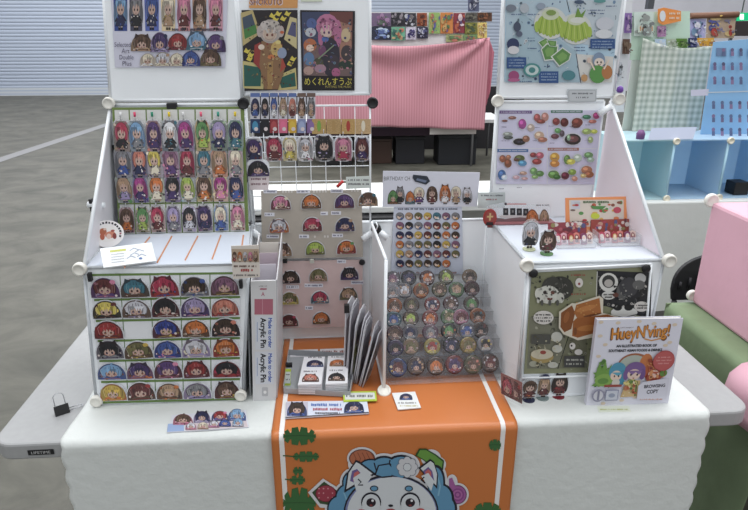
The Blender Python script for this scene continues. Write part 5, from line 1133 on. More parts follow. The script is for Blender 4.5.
# red oval charm hanging on the board left of it, with a clear sign behind
pl = VP(YB-.024)
o = board('clear_sign', pl, [(478,192.5),(505,192.5),(505,208),(478,208)], .002, col((196,204,204), .3, alpha=.75), 'small grey see-through sign with two lines of writing beside the red oval charm', 'sign'); A = px_art(pl); A.scrib(481, 195.5, 503, 1.8, (110,116,120)); A.scrib(486, 199.5, 497, 1.8, (176,90,96), 4); A.build('print', o, pl.mat())
pl = VP(YB-.078); u, v = pl.px(489, 226); m = pl.mat(u, v); M = MB(); solid(M, [(.020*cos(2*pi*k/24), .026+.026*sin(2*pi*k/24)) for k in range(24)], 0, .004, col((150,44,40), .3)); o = M.build('oval_charm', None, m); tag(o, 'dark red oval charm with a gold cross mark, left of the acrylic diorama', 'charm')
A = Art(z0=.0043, dz=.00003); A.ell(0, .026, .015, .020, (170,60,50), n=20); A.rect(-.0025, .018, .0025, .040, (216,176,110)); A.rect(-.009, .027, .009, .032, (216,176,110)); A.poly([(-.012,.003),(.012,.003),(.009,.013),(-.009,.013)], (40,26,30)); A.build('print', o, m)
# ---------------- food posters on the upper right boards
po = poster('food_poster', pp, [(506,-14),(621,-14),(612,82),(504.5,81.5)], (176,204,222), 'pale blue poster of green moulded cakes and comic panels, on the upper right board')
def gq(x, y): return (490+x/4.855, y/4.855)
A = px_art(pp, dz=.00003)
A.poly([gq(80,0),gq(380,0),gq(385,70),gq(430,280),gq(440,400),gq(75,400)], (184,210,228)); A.poly([gq(150,60),gq(420,250),gq(440,400),gq(75,400),gq(80,270)], (166,196,216)); A.poly([gq(378,0),gq(640,0),gq(600,240),gq(430,210)], (196,214,226)); A.poly([gq(420,262),gq(600,275),gq(592,400),gq(440,402)], (222,222,218)); A.line([gq(418,260),gq(440,402)], .8, (50,60,90)); A.line([gq(372,0),gq(386,60)], .8, (40,50,70))
A.clut(508, 2, 618, 80, 150, [(206,222,234),(110,150,190),(70,100,150),(226,230,234),(150,180,206),(90,110,130)], 3, 8)
for x, y, r_ in ((293,112,80),(415,140,78)): A.ell(*gq(x,y), r_/4.855, r_*.98/4.855, (216,222,216), n=24)
for cx, cy, s_ in ((293,112,1),(415,138,1)):
    for k in range(9): a = gq(cx-66+k*16.5, cy+42-abs(k-4)*6); A.ell(a[0], a[1], 2.6, 5.6, (148,182,50) if k%2 else (170,200,66))
    a = gq(cx, cy+5); A.ell(a[0], a[1], 13.4, 11, (166,196,60), n=24)
    for k in range(8): A.line([gq(cx-56+k*16, cy+52), gq(cx-36+k*10, cy-40)], .8, (190,212,96) if k%2 else (130,168,44))
    A.ell(*gq(cx, cy-42), 8.6, 5.6, (210,220,180), n=20)
A.ell(*gq(295,62), 5, 2.8, (130,160,70)); A.poly([gq(405,100),gq(425,36),gq(440,70),gq(465,45),gq(440,104)], (110,160,50)); A.ell(*gq(425,98), 8, 3, (222,228,214))
for q_ in ([(235,205),(270,185),(290,200),(262,240)],[(250,240),(275,215),(325,225),(318,285),(265,290)],[(300,275),(350,235),(388,262),(380,290),(335,318)],[(275,195),(320,200),(318,225),(288,222)]):
    cx = sum(p[0] for p in q_)/len(q_); cy = sum(p[1] for p in q_)/len(q_); A.poly([gq(cx+(x-cx)*1.15, cy+(y-cy)*1.15) for x, y in q_], (226,230,224)); A.poly([gq(*p) for p in q_], (92,150,70)); A.poly([gq(cx+(x-cx)*.6, cy+(y-cy)*.6) for x, y in q_], (120,178,84))
NB = (44,84,156)
for x0, y0, x1, y1 in ((485,188,604,236),(80,278,174,332),(236,346,330,403)):
    A.rect(*gq(x0,y0), *gq(x1,y1), NB); 
    for j in range(3): a = gq(x0+10, y0+13+j*14); A.scrib(a[0], a[1], gq(x1-8,0)[0], 1.3, (150,180,214), j)
for x, y, rx, ry, c in ((110,215,30,30,(44,60,110)),(112,243,28,20,(222,222,226)),(130,130,18,24,(70,80,110)),(140,165,16,14,(90,100,130)),(114,367,26,24,(176,70,126)),(114,388,30,9,(196,96,146)),(202,340,42,34,(70,150,150)),(202,340,32,25,(196,220,220)),(202,340,16,14,(60,140,140)),(380,365,32,24,(70,140,150)),(555,115,44,32,(206,214,222)),(550,165,42,22,(222,226,230)),(100,40,26,18,(120,130,150)),(165,40,22,24,(180,190,204)),(245,30,22,16,(150,166,190)),(430,10,24,10,(70,90,120)),(530,5,30,9,(80,160,160)),(526,290,30,36,(128,156,186)),(527,303,24,22,(238,222,206)),(520,360,40,44,(86,160,70)),(565,350,26,34,(196,120,60)),(455,378,16,18,(206,150,90)),(478,292,10,14,(226,200,180))): A.ell(*gq(x,y), rx/4.855, ry/4.855, c, n=18)
A.ell(*gq(518,302), .8, 1.1, (50,40,50)); A.ell(*gq(536,302), .8, 1.1, (50,40,50)); A.line([gq(520,312), gq(527,316), gq(534,312)], .6, (150,70,60)); A.line([gq(485,300), gq(505,340)], 1.6, (236,214,194)); A.line([gq(575,290), gq(550,335)], 1.6, (236,214,194))
for x0, y0, x1 in ((470,50,555),(475,66,550),(405,230,460),(408,245,460),(180,185,220),(182,198,215),(180,235,225),(260,322,290),(140,395,200),(180,70,240),(560,30,610),(500,150,515),(100,70,150)): a = gq(x0,y0); A.scrib(a[0], a[1], gq(x1,0)[0], 1.3, (60,86,140), x0)
A.build('print', po, pp.mat())
o = poster('label_card', shifted(pp, .001), [(567.5,89),(597,89),(596,102),(568,102.5)], (196,202,206), 'small grey label with rounded corners below the green cake poster', 'sign'); A = px_art(shifted(pp, .001)); A.rrect(568.5, 90, 596, 101.5, 1.5, (176,184,190)); A.rrect(569.2, 90.6, 595.3, 100.9, 1.2, (204,208,212)); A.scrib(572, 93.5, 593, 1.8, (110,114,120)); A.scrib(576, 97.5, 589, 1.8, (110,114,120), 5); A.build('print', o, WM(o))
po = poster('food_poster', VP(YB-.005), [(499.5,110),(602,110.5),(594,184.5),(496,184)], (204,202,224), 'pale lavender chart of small fruit and food pictures, on the right shelf back board')
def hq(x, y): return (485+x/4.857, 95+y/4.857)
A = px_art(VP(YB-.005), dz=.00003); A.rect(*hq(64,258), *hq(545,262), (226,226,236)); A.rect(*hq(300,75), *hq(304,430), (226,226,236))
for x0, y0, x1, y1, c in ((70,76,228,90,(118,84,150)),(320,74,474,87,(70,130,100)),(60,262,210,277,(74,116,180)),(304,256,456,270,(176,110,96))): A.rect(*hq(x0,y0), *hq(x1,y1), c); a = hq(x0+8,(y0+y1)/2); A.scrib(a[0], a[1], hq(x1-8,0)[0], 1.2, (206,206,220), x0)
FD = [(95,125,16,6,(130,70,60)),(132,110,22,9,(150,100,90)),(180,140,22,28,(186,70,160)),(222,158,20,20,(190,170,160)),(252,110,18,22,(176,84,84)),(290,106,20,24,(200,130,120)),(270,128,24,12,(150,70,60)),(110,190,26,12,(150,160,150)),(112,206,26,10,(84,90,88)),(166,226,34,18,(44,36,40)),(198,212,20,18,(150,100,80)),(262,196,26,22,(206,170,140)),(278,216,26,14,(176,110,90)),(344,128,20,20,(140,60,56)),(384,132,22,24,(100,40,40)),(446,132,30,24,(130,60,46)),(440,150,24,10,(100,50,40)),(492,106,24,12,(60,120,90)),(538,100,18,18,(190,60,130)),(520,128,22,10,(196,110,96)),(352,172,18,14,(96,160,90)),(338,200,22,14,(110,60,70)),(372,186,14,18,(90,76,84)),(424,214,44,30,(50,44,44)),(424,212,32,18,(120,70,70)),(404,206,10,18,(140,180,140)),(492,176,26,16,(150,176,90)),(528,176,18,12,(190,200,70)),(510,216,14,18,(160,180,110)),(84,308,18,20,(160,90,60)),(110,330,20,24,(140,76,50)),(112,300,14,12,(176,110,80)),(166,306,28,18,(90,100,50)),(180,330,24,16,(80,150,196)),(150,312,14,10,(110,70,50)),(232,290,18,14,(150,60,60)),(264,292,22,18,(190,90,110)),(250,322,26,16,(160,60,60)),(80,386,22,28,(70,110,180)),(92,398,16,14,(210,226,240)),(150,398,18,10,(206,160,170)),(184,378,20,10,(196,150,130)),(190,404,18,8,(200,150,150)),(234,368,20,20,(110,160,90)),(264,380,22,16,(90,140,70)),(240,396,18,10,(130,176,100)),(336,300,26,24,(214,150,50)),(336,332,26,18,(206,130,50)),(396,312,18,26,(100,140,60)),(414,322,24,16,(206,200,70)),(448,304,22,20,(180,200,180)),(500,290,24,16,(110,160,100)),(510,312,20,14,(160,190,170)),(330,384,30,22,(100,150,70)),(346,396,20,14,(60,110,50)),(386,390,22,20,(110,40,60)),(420,372,22,16,(130,160,60)),(432,404,16,14,(206,140,120)),(490,362,30,22,(190,120,80)),(500,384,28,18,(170,96,60)),(474,390,16,12,(210,176,110))]
for x, y, rx, ry, c in FD: a = hq(x,y); A.ell(a[0], a[1], rx*1.05/4.857, ry*1.08/4.857, (226,224,236)); 
for x, y, rx, ry, c in FD: a = hq(x,y); A.ell(a[0], a[1], rx*.9/4.857, ry*.9/4.857, c); A.ell(a[0]-rx*.2/4.857, a[1]-ry*.25/4.857, rx*.4/4.857, ry*.35/4.857, tuple(min(255, int(v*1.3)+10) for v in c))
rc = random.Random(5)
for k in range(26): a = hq(75+(k%6)*80+rc.uniform(-10,10), 150+(k//6)*75+rc.uniform(-8,8)); A.scrib(a[0], a[1], a[0]+5, .9, (110,106,140), k)
A.build('print', po, VP(YB-.005).mat())
# ================================================================ opposite table behind the display
WCL = col((214,216,214), .75, bump=.2, scale=20)
zt = .74; ya = PZ(400,206,zt).y; yb2 = PZ(400,182,zt).y
ot = empty('cloth_table', (.3, (ya+yb2)/2, 0), 'white-clothed table behind the display, seen past the boards', 'table')
MB().box((.3, (ya+yb2)/2, zt-.02), (2.3, yb2-ya, .04), WCL).build('tabletop', ot, bevel=.008)
MB().box((.3, yb2+.006, zt/2+.03), (2.3, .01, zt-.08), WCL).build('hanging_cloth', ot)
for sx in (-.75, 1.35):
    for yy in (ya+.06, yb2-.06): MB().tube([(sx,yy,zt-.04),(sx,yy,0)], .014, col((110,112,116), .4, .6)).build('leg', ot)
xa, xb = PY(244,215,ya-.06).x, PY(396,215,ya-.06).x; zt3 = .694
cr = empty('storage_crate', ((xa+xb)/2, ya+.11, 0), 'black storage crate standing behind the middle display boards', 'crate')
BK2 = col((20,20,24), .7)
MB().box(((xa+xb)/2, ya+.12, (zt3-.04)/2), (xb-xa, .34, zt3-.04), BK2).build('body', cr, bevel=.01); MB().box(((xa+xb)/2, ya+.12, zt3-.02), (xb-xa+.02, .36, .04), BK2).build('lid', cr, bevel=.008)
# ================================================================ far middle booth: pink striped cloth, posters
FY = 6.35
fb = empty('booth_wall', (PY(430,60,FY).x, FY, 0), 'far booth backboard behind the pink cloth', 'booth wall')
x0, x1 = PY(366,60,FY+.1).x, PY(497,60,FY+.1).x
def box2(name, px0, py0, px1, py1, Y, d, m, parent=None, z0=None, z1=None):
    a, b = PY(px0, py0, Y), PY(px1, py1, Y); za = max(a.z, b.z) if z1 is None else z1; zb_ = min(a.z, b.z) if z0 is None else z0
    return MB().box(((a.x+b.x)/2, Y+d/2, (za+zb_)/2), (abs(b.x-a.x), d, abs(za-zb_)), m).build(name, parent)
box2('back_board', 360, 12, 480, 126, FY+.06, .02, col((206,206,206), .6), fb)
for x in (362, 478):
    a = PY(x, 40, FY+.075); MB().tube([(a.x, FY+.07, 0), (a.x, FY+.07, PY(x,11,FY).z)], .015, col((150,150,155), .4, .5)).build('upright', fb)
def cloth_hang(name, q, Y, m, label, cat, sag=.0, fold=.02, nx=90, ny=30, uvs=1.0, side=0, nf=(7,13), mode=0):
    """hanging cloth whose corners (TL, TR, BR, BL) are pixel points on the plane Y"""
    c = [PY(*p, Y) for p in q]; vs = []; uv = []
    for j in range(ny+1):
        v = j/ny
        for i in range(nx+1):
            u = i/nx; t = c[0].lerp(c[1], u); b = c[3].lerp(c[2], u); p = t.lerp(b, v)
            p.z -= sag*sin(pi*u)*(1-v)
            y = fold*(sin(u*nf[0]*2+v*2)*.5+.5*sin(u*nf[1]*2+1-v))*(.3+.7*v)
            if mode: # swag folds radiating from the upper corners
                for cx in (0, 1):
                    dx, dy = abs(u-cx), v+.02; an = math.atan2(dy, dx*1.3); y += fold*1.2*sin(an*9+cx)*math.exp(-2.2*hypot(dx, dy))
                y += fold*sin(pi*u)*cos(v*7)*.4
            vs.append(p+Vector((0,-y,0))); uv.append(((p.x-c[0].x)*uvs, p.z*uvs))
    fs = [(j*(nx+1)+i, (j+1)*(nx+1)+i, (j+1)*(nx+1)+i+1, j*(nx+1)+i+1) for j in range(ny) for i in range(nx)]
    o = MB().add(vs, fs, m, True).build(name); L = o.data.uv_layers.new(name='UVMap')
    for lp in o.data.loops: L.data[lp.index].uv = uv[lp.vertex_index]
    sd = o.modifiers.new('thickness', 'SOLIDIFY'); sd.thickness = .003
    return tag(o, label, cat)
cloth_hang('draped_cloth', [(312,38.5),(489,37.5),(484,130),(312,124)], FY-.04, stripes((206,150,160),(188,126,138),190,0,soft=.3), 'dusty pink striped cloth draped over the far booth', 'cloth', sag=.09, fold=.045, mode=1)
cloth_hang('draped_cloth', [(489,38),(494,52),(490,92),(484,112)], FY-.02, stripes((190,116,132),(170,96,112),190,0,soft=.2), 'narrow fold of the same pink cloth hanging at its right edge', 'cloth', fold=.02, nx=8, ny=14)
rc = random.Random(21)
def picture(q, Y, base, label, shapes, seed, cat='poster', group='small posters above the pink cloth', name='small_poster'):
    pl = VP(Y); M = MB(); solid(M, [pl.px(*p) for p in q], -.004, 0, col(base, .5)); o = M.build(name, None, pl.mat()); tag(o, label, cat, group)
    r = random.Random(seed); A = px_art(pl, dz=.002, z0=.002); xs = [p[0] for p in q]; ys_ = [p[1] for p in q]; x0, x1, y0, y1 = min(xs), max(xs), min(ys_), max(ys_); w_, h_ = x1-x0, y1-y0
    for k in range(9):
        c = shapes[k % len(shapes)]; rx, ry = w_*r.uniform(.06,.2), h_*r.uniform(.06,.2); A.ell(r.uniform(x0+rx,x1-rx), r.uniform(y0+ry,y1-ry), rx, ry, c, n=9)
    A.clut(x0+w_*.12, y0+h_*.12, x1-w_*.12, y1-h_*.12, 16, shapes+[base], min(w_,h_)*.18, seed)
    A.build('print', o, pl.mat()); return o
PS_ = [((371,13,391,26),(110,92,120),[(150,100,150),(90,110,90),(170,130,170)],'purple and green'),((391,12.5,404,26),(40,38,46),[(150,140,150),(90,84,96)],'black and grey, left'),((404,13,416,26),(44,40,48),[(190,190,200),(60,70,140),(120,110,110)],'black with a pale figure'),((417,13,427,26),(140,70,44),[(190,100,60),(90,40,30)],'rust orange'),
 ((371,26.5,391,40),(36,40,60),[(150,180,230),(200,220,240),(90,110,180)],'dark with a pale blue cat shape'),((391.5,27,405,40.5),(110,170,140),[(210,170,120),(60,120,110),(220,120,90)],'mint with orange figures'),((406,27,416,39.5),(206,200,216),[(60,50,110),(90,80,150)],'white with violet shapes'),((417,27,428,38.5),(40,36,60),[(200,200,220),(90,90,140)],'dark with a white moon'),
 ((429,12.5,440,33.5),(140,170,100),[(200,180,90),(90,90,170),(190,110,80)],'green and yellow, tall'),((440.5,12.5,453,33.5),(196,124,66),[(90,130,80),(120,80,150),(220,170,90)],'orange and purple, tall'),((453.5,13,465,33),(130,50,60),[(230,200,210),(90,60,120),(200,90,60)],'crimson, tall'),((465.5,13,477,21.5),(80,76,70),[(120,116,100),(60,56,50)],'grey brown'),((477.5,12.5,492,21.5),(90,56,36),[(170,100,60),(60,36,26)],'brown and orange'),
 ((464.5,22.5,477,34),(120,120,50),[(160,160,70),(70,90,60)],'olive'),((477.5,22.5,487,38),(214,190,110),[(170,110,60),(230,210,150)],'yellow and tan'),((446,34.5,463,42),(150,160,110),[(200,120,90),(90,130,80)],'pale green with red specks'),((463.5,34.5,477,41),(110,140,90),[(190,110,70),(80,80,110)],'green and red')]
for k, ((a, b, c, d), base, sh_, nm) in enumerate(PS_): picture([(a,b),(c,b),(c,d),(a,d)], FY+.03-.003*(k % 3), base, 'small poster above the pink cloth, '+nm, sh_, k)
picture([(468,-4),(479,-4),(479,11.5),(468,11.5)], FY+.02, (80,84,110), 'tall grey and blue poster cut off at the top above the pink cloth', [(190,190,210),(60,60,90)], 55)
# lower shelf, dark table cloth and boxes below the pink cloth
tbx0, tbx1 = PY(292,140,FY+.3).x, PY(500,140,FY+.3).x
ft = empty('booth_table', ((tbx0+tbx1)/2, FY+.45, 0), 'far booth table in shade under the pink cloth, with a dark purple cloth', 'table')
zt4 = PY(430,124,FY+.1).z
MB().box(((tbx0+tbx1)/2, FY+.50, zt4+.02), (tbx1-tbx0, .7, .04), col((200,200,200), .6)).build('tabletop', ft)
MB().box((PY(368,140,FY+.1).x, FY+.135, zt4-.06), (PY(438,140,FY+.1).x-PY(298,140,FY+.1).x, .012, .18), col((50,32,46), .8)).build('purple_cloth', ft)
for xx in (tbx0+.05, tbx1-.05):
    for yy in (.2, .75): MB().tube([(xx,FY+yy,zt4),(xx,FY+yy,0)], .015, col((90,90,94), .5)).build('leg', ft)
MB().box(((tbx0+tbx1)/2, FY+1.3, .45), (tbx1-tbx0+1.2, .02, .9), col((36,34,38), .8)).build('rear_cloth', ft)
def crate(px0, px1, ptop, Y, d, c, label):
    a, b = PY(px0, 140, Y), PY(px1, 140, Y); zt_ = PY(px0, ptop, Y).z; t = empty('storage_box', ((a.x+b.x)/2, Y+d/2, 0), label, 'box', 'dark storage boxes under the far booth')
    MB().box(((a.x+b.x)/2, Y+d/2, (zt_-.03)/2), (b.x-a.x, d, zt_-.03), col(c, .6)).build('body', t, bevel=.01); MB().box(((a.x+b.x)/2, Y+d/2, zt_-.015), (b.x-a.x+.02, d+.02, .03), col(c, .5)).build('lid', t, bevel=.005)
crate(439, 477, 136, FY+.15, .4, (22,24,30), 'black storage box right of centre under the far pink-draped booth')
crate(396, 425, 137, FY+.25, .4, (28,28,34), 'black storage box at the centre under the far pink-draped booth')
crate(326, 352, 140, FY+.25, .4, (24,24,28), 'black storage box under the far booth, seen through the wire grid')
crate(368, 392, 139, FY+.3, .4, (66,46,38), 'dark brown box at the left under the far pink-draped booth')
o = box2('price_strip', 430, 128, 476, 134, FY+.05, .01, col((206,200,196), .5)); tag(o, 'white paper strip hanging under the right part of the pink cloth', 'paper')
# ================================================================ right rear booth: white table, blue cube shelves, gingham cloth
BZ = .74; bY = PZ(650,200,BZ).y
rt = empty('cloth_table', (1.9+.7, bY+.35, 0), 'white-clothed table carrying the blue cube shelves', 'table')
xL = PZ(638,200,BZ).x-.25
MB().box((xL+1.2, bY+.33, BZ-.02), (2.4, .76, .04), WCL).build('tabletop', rt, bevel=.01)
cfl = bY-.055
M = MB(); nx = 60; vs = []; fs = []
for j in range(9):
    for i in range(nx+1): X = xL+2.4*i/nx; vs.append((X, cfl-.012*(1+sin(X*17))*j/8, BZ-.02-(.66)*j/8))
for j in range(8):
    for i in range(nx): q_ = j*(nx+1)+i; fs.append((q_, q_+1, q_+nx+2, q_+nx+1))
M.add(vs, fs, WCL, True); M.build('hanging_cloth', rt)
MB().tube([(xL+.1,bY+.6,BZ-.04),(xL+.1,bY+.6,0)], .014, col((110,112,116))).build('leg', rt); MB().tube([(xL+2.2,bY+.6,BZ-.04),(xL+2.2,bY+.6,0)], .014, col((110,112,116))).build('leg', rt)
BL1, BL2 = translucent((202,226,244), .4), translucent((206,230,236), .4)
bs = empty('cube_shelf', (xL+1.2, bY+.15, BZ), 'pale blue and mint modular cube shelf on the far right table', 'shelf')
zs_ = PY(670,141,bY).z; dp = .34
wP = PY(722,198,bY).x-PY(670,198,bY).x
xs_ = [PY(670,170,bY).x+wP*k for k in (-1,0,1,2,3)]
for k, X in enumerate(xs_): 
    o = MB().box((X, bY+dp/2, (BZ+zs_)/2), (.006, dp, zs_-BZ-.004), BL2 if k < 2 else BL1).build('divider', bs); F = MB(); 
    for yy in (bY-.002,): F.tube([(X,yy,BZ),(X,yy,zs_)], .007, col((176,214,232), .4)); F.build('rod', o) if yy < bY else None
for k in range(4):
    x0_, x1_ = xs_[k], xs_[k+1]; cc = BL2 if k == 0 else BL1
    MB().box(((x0_+x1_)/2, bY+dp, (BZ+zs_)/2), (x1_-x0_-.006, .005, zs_-BZ-.006), cc).build('back_panel', bs)
    MB().box(((x0_+x1_)/2, bY+dp/2, zs_+.003), (x1_-x0_, dp, .006), cc).build('top_panel', bs)
    MB().box(((x0_+x1_)/2, bY+dp/2, BZ+.004), (x1_-x0_-.008, dp, .006), cc).build('bottom_panel', bs)
for X in xs_:
    for zz in (BZ+.012, zs_): connector(bs, (X, bY-.012, zz), .02, .02, col((230,224,206), .5))
a = PZ(742,196,BZ+.01)
tag(MB().box((xs_[2]+wP*.52, bY+.08, BZ+.047), (.09,.09,.075), BLK).build('small_box', bevel=.004), 'small dark box inside the pale blue shelf at the right edge', 'box')
# upper panels
uY = bY+dp
gp = empty('display_wall', (xs_[1], uY, zs_+.006), 'mint and white upper display boards of the far right booth', 'display wall')
def upan(name, q, Y, c, parent, t=.006):
    pl = VP(Y); M = MB(); solid(M, [pl.px(*p) for p in q], -t, 0, col(c, .5)); return M.build(name, parent, pl.mat())
zc = zs_+.006
p_ = VP(uY)
upan('mint_board', [(633,12),(690,11),(690,60),(630,60)], uY+.02, (190,214,196), gp)
M = MB(); solid(M, [(p_.px(634,60)[0], zc), (p_.px(705,60)[0]-.02, zc), (p_.px(705,60)[0]-.02, p_.px(690,40)[1]), (p_.px(634,60)[0], p_.px(690,40)[1])], -.03, -.022, col((196,204,196), .5)); M.build('lower_board', gp, p_.mat())
cloth_hang('draped_cloth', [(643,38),(711,46),(698,136),(631,134)], uY-.02, stripes((206,210,202),(146,158,146),170,0,both=True,soft=.25), 'sage green and white checked cloth hanging on the far right booth', 'cloth', sag=.03, fold=.012)
picture([(634,12),(654,12),(653,37),(634,36)], uY+.008, (200,214,206), 'pale poster with orange lettering above the checked cloth', [(120,130,126),(150,160,150)], 3, group='posters above the checked cloth')
pl = VP(uY-.004); A = px_art(pl, dz=.001, z0=.002); A.text('food', 646, 28.5, 13, 5, (226,130,50), up=-1)
o = board('lettering_strip', pl, [(638,25.5),(653.5,25),(653.5,32),(638,32.5)], .002, col((206,216,204)), 'cut-out orange word on the pale poster', 'sign'); A.build('print', o, pl.mat())
pl = VP(uY-.004); o = board('speech_sign', pl, [(658,9),(664,7.5),(681,11),(681,21),(670,23.5),(663,25),(658,22)], .003, col((222,140,70)), 'orange speech-bubble sign with white figure above the checked cloth', 'sign'); A = px_art(pl, dz=.001, z0=.001); A.ell(662.5, 16, 3, 5.5, (222,224,230)); A.scrib(669, 13.5, 680, 2.4, (240,214,180)); A.scrib(669, 18, 679, 2.4, (240,214,180), 4); A.build('print', o, pl.mat())
picture([(657.5,26),(666,26),(666,36.5),(657.5,37)], uY+.004, (176,130,170), 'small purple picture below the orange speech-bubble sign', [(200,160,190),(120,80,130)], 7, group='posters above the checked cloth')
for (a, b, c, d), base, sh_, nm in (((655,39,666,48),(186,206,226),[(206,216,230)],'pale blue'),((666.5,39,676,49),(170,184,160),[(190,200,180)],'sage'),((676.5,38.5,687,48),(90,130,50),[(130,160,80),(60,90,40)],'leaf green'),((688.5,38,697,47.5),(40,46,90),[(90,90,150),(200,200,210)],'dark navy'),((697.5,38,714,46),(216,160,50),[(230,200,120),(180,110,60)],'golden yellow')): picture([(a,b),(c,b),(c,d),(a,d)], uY+.0, base, 'small %s picture in the row just above the checked cloth' % nm, sh_, int(a), group='posters above the checked cloth')
# leftmost narrow mint strip with pictures
upan('side_strip', [(618,-4),(633,-4),(624,112),(610,112)], uY+.03, (206,208,212), gp)
for (a, b, c, d), base, sh_, nm in (((625,13,632,33),(130,100,160),[(190,160,200),(80,70,120)],'violet'),((623,39,630,54),(90,66,54),[(130,100,80)],'brown'),((615,62,622,80),(186,190,196),[(90,92,98),(150,150,156)],'grey')): picture([(a,b),(c,b),(c-.6,d),(a-.6,d)], uY+.01, base, 'narrow %s picture seen past the right edge of our upper right board' % nm, sh_, int(b), group='narrow pictures past the right board')
tag(MB().lathe(Vector((XE+.018, YB-.01, ZU+.024)), [(.006,0),(.010,.005),(.008,.014),(.003,.018)], col((110,70,160)), 14).build('purple_trinket'), 'small purple trinket on the top right corner connector of the right shelf', 'trinket')
# sheet standing on the blue shelf and two small things
o = board('paper_sheet', Plane(PZ(650,141,zs_+.006)+Vector((0,.02,0)), (1,0,0), (0,.3,1)), [(648,140),(693,139),(697,127),(652,128)], .003, col((196,204,226), .6), 'pale lavender sheet propped on top of the blue shelf below the checked cloth', 'paper')
tag(MB().lathe(PZ(640,139,zs_+.006), [(.022,0),(.024,.03),(.014,.05)], col((110,70,120)), 14).build('small_pot'), 'small purple pot on the far shelf left of the lavender sheet', 'pot')
# tall blue panel with rows of printed charms
bY2 = bY+.17; pl = VP(bY2)
o = board('charm_board', pl, [(714,42),(762,38),(749,137),(700,140)], .008, col((140,186,226), .4), 'tall pale blue panel with rows of small purple charms above the blue shelf', 'display board')
M_ = WM(o); zmin = min(v.co.y for v in o.data.vertices)
A = px_art(pl, dz=.0012, z0=.0006); A.line([(706.5,92.5),(760,91)], 1.2, (206,222,236)); A.rect(716, 48, 726, 56, (110,140,190))
rc = random.Random(4)
for r_, yy in enumerate((52,66,80,104,117,130)):
    for c_ in range(5):
        x = 716-yy*.1+4+c_*8.4; 
        if r_ == 0 and c_ == 0: continue
        A.ell(x, yy-2, 1.7, 2, rc.choice([(110,100,150),(140,110,160),(96,120,170),(90,90,130)])); A.rect(x-1.5, yy-.5, x+1.5, yy+4, rc.choice([(120,110,160),(96,110,160),(150,120,170)]))
A.build('printed_charms', o, pl.mat())
o = board('price_sign', VP(bY2-.001), [(691,90),(709,89),(708,95.5),(691,96)], .002, col((206,204,222)), 'pale lavender slip between the checked cloth and the blue panel', 'sign')
# far booth beyond: brown rail, colourful posters, exit sign, dark screen
QY = 5.2
rb = empty('poster_stand', (PY(712,16,QY).x, QY, 0), 'far stand with a brown top rail behind the blue panel', 'stand')
a, b = PY(689,16,QY), PY(737,14.5,QY)
MB().tube([a+Vector((0,-.02,0)), b+Vector((0,-.02,0))], .03, col((120,84,64), .6)).build('rail', rb)
for p in (a, b): MB().tube([(p.x,QY+.03,0),(p.x,QY+.03,p.z-.02)], .02, col((60,60,64))).build('post', rb)
picture([(690,19),(706,19),(705,38),(690,39)], QY-.01, (170,170,210), 'lilac poster with navy figures under the brown rail', [(60,60,110),(226,226,236),(110,150,190)], 31, group='posters under the brown rail')
picture([(707,18),(736,17),(734,38),(706,38.5)], QY-.01, (170,150,130), 'colourful poster with red and blue shapes under the brown rail', [(190,60,50),(80,90,170),(210,180,110),(130,120,150)], 32, group='posters under the brown rail')
tag(MB().lathe(PY(720,15.5,QY-.025), [(.018,-.015),(.028,0),(.018,.015)], col((250,210,120), .3), 12).build('small_lamp'), 'small warm glinting ornament on the brown rail', 'ornament')
ds = board('dark_board', VP(QY+.3), [(735,21),(770,21),(770,36),(735,36)], .03, col((46,38,40), .5), 'dark brown board at the top right edge', 'board')
es = empty('exit_sign', PY(742,20,9), 'green lit exit sign high at the top right edge', 'exit sign'); pl = VP(9)
em = bpy.data.materials.new('lit_green'); em.use_nodes = True; b_ = em.node_tree.nodes['Principled BSDF']; b_.inputs['Base Color'].default_value = (.0,.3,.12,1); b_.inputs['Emission Color'].default_value = (.0,.42,.16,1); b_.inputs['Emission Strength'].default_value = .8
em2 = bpy.data.materials.new('lit_white'); em2.use_nodes = True; b_ = em2.node_tree.nodes['Principled BSDF']; b_.inputs['Emission Color'].default_value = (.85,1,.95,1); b_.inputs['Emission Strength'].default_value = .9
M = MB(); solid(M, [pl.px(*p) for p in ((735,21),(752,20.5),(752,12.5),(735,13))], -.06, 0, em); o = M.build('light_box', es, pl.mat())
A = px_art(pl, dz=.004, z0=.004); A.poly([(739.5,14),(743.5,14),(743.5,19.5),(739.5,19.5)], em2); A.build('pictogram', o, pl.mat())
a_ = PY(743,12.6,9); MB().tube([(a_.x,9.03,a_.z),(a_.x,9.03,7.1)], .01, col((120,120,124))).build('hanger_rod', es)
a_ = PY(649,9,8); tag(MB().box((a_.x, 8, (a_.z+7.2)/2), (.09,.09,7.2-a_.z), col((70,72,78))).build('hanging_pole'), 'dark pole hanging from above over the pale posters', 'pole')
# ================================================================ right neighbour: green clothed table with pink covered shelf, chair
gz = .74
g0 = PZ(673,306,gz); g1 = PZ(748,372,gz)
GX = (g0.x+g1.x)/2; GYb = g0.y+.02; GYf = .05
GRM = col((116,134,102), .8, noise=.06, bump=.3, scale=14); PKM = col((212,166,180), .8, noise=.02, bump=.25, scale=9)
nt_ = empty('green_table', (GX+.6, (GYb+GYf)/2, 0), 'neighbouring table under a green cloth at the right edge', 'table')
W_ = 1.3
